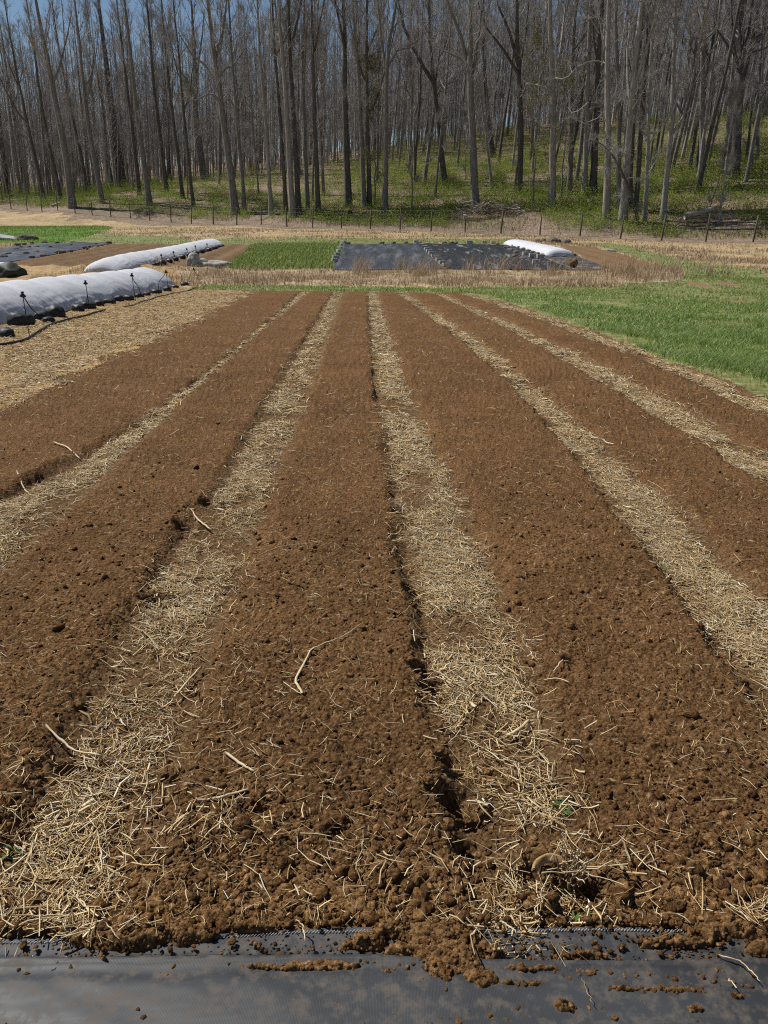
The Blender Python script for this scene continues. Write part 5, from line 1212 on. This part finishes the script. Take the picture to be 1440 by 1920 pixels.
n = 44; P = np.stack([r.normal(0, .26, n) * 9.5, r.normal(0, .4, n), r.uniform(.5, 1.6, n)], -1)[:, None] + np.stack([r.choice([-1, 1], n) * r.uniform(.5, 1.5, n), r.normal(0, .3, n), r.uniform(-.3, .7, n)], -1)[:, None] * np.linspace(-.5, .5, 5)[None, :, None] + r.normal(0, .06, (n, 5, 3))
V, Q = tubes(P, r.uniform(.05, .11, n)[:, None] * np.linspace(1, .5, 5)[None], 6, 1, r); mesh('pale_limbs', V, Q, PALEW, root)
root, b, r = brush('log_pile', 1322, 418, 96, 24, 80, 'pile of brush with a thick fallen log on top at the right behind the fence', MATS['brown_twigs'], 32, 'log pile', .03)
def log(root, b, p0, p1, rad, nm='log', m=PALEW):
    a = pt(p0[0], p0[1], b[1] - .5) - b; c = pt(p1[0], p1[1], b[1] - .5) - b; t = np.linspace(0, 1, 8)[:, None]; P = a * (1 - t) + c * t + np.random.default_rng(3).normal(0, .03, (8, 3))
    V, Q, C = tubes(P[None], (rad * np.linspace(1, .8, 8))[None], 9, 1, None, cap=True); mesh(nm, V, [Q, C], m, root)
log(root, b, (1281,406), (1343,390), .34); log(root, b, (1286,402), (1289,424), .17, 'stump_end'); log(root, b, (1306,402), (1352,412), .10); log(root, b, (1276,408), (1271,424), .12, 'stump_end')
V, Q = tubes(np.stack([np.array([[r.uniform(1.2, 2.9), 0, .15]]) + np.linspace(0, 1, 5)[:, None] * np.array([[r.normal(.3, .5), r.normal(0, .3), r.uniform(.4, 1.3)]]) for _ in range(22)]), np.full((22, 5), .025) * np.linspace(1, .5, 5), 5, 1, r); mesh('roots', V, Q, PALEW, root)
brush('brush_pile', 1436, 443, 60, 20, 60, 'dark heap of brush cut off by the right edge of the picture', simple('dark_brush', [(.3, (.035, .03, .025)), (.7, (.11, .09, .07))], 4), 33)
brush('brush_pile', 665, 372, 70, 8, 40, 'scatter of pale dead branches in the green under the trees, at the middle', PALEW, 34, thick=.04)
root, b, r = brush('brush_pile', 278, 402, 20, 8, 30, 'small heap of pale rubble at the foot of a fence post on the left', PALEW, 35, thick=.09)
root, b, r = brush('fallen_log', 107, 386, 22, 4, 8, 'pale fallen logs on the green bank at the left', PALEW, 36, 'fallen logs', .06); log(root, b, (97, 386), (114, 380), .22)
root, b, r = brush('fallen_log', 42, 377, 16, 3, 5, 'single pale fallen log at the far left bank', PALEW, 37, 'fallen log', .04); log(root, b, (36, 379), (47, 373), .16)
def stump():
    p = at(659, 413); root = empty('tree_stump', p); tag(root, 'dark leaning stump with black bark at the fence, at the middle', 'tree stump'); P = np.array([[0, 0, -.2], [-.05, 0, .4], [-.2, 0, .9], [-.35, 0, 1.15]]); V, Q, C = tubes(P[None], np.array([[.5, .42, .33, .18]]), 9, 1, None, cap=True); V += np.random.default_rng(2).normal(0, .03, V.shape)
    mesh('stump_body', V, [Q, C], simple('black_bark', [(.3, (.012, .011, .010)), (.7, (.04, .035, .03))], 6, .95, .1, 5, (1, 1, 1), .6, .05), root)
    V, Q = tubes(np.array([[[.2, 0, .2], [.5, 0, .05], [.9, 0, -.05]], [[-.2, -.1, .15], [-.5, -.2, 0], [-.8, -.2, -.1]]]), np.array([[.16, .12, .05]] * 2), 6); mesh('roots', V, Q, MATS['bark_dark'], root)
stump()
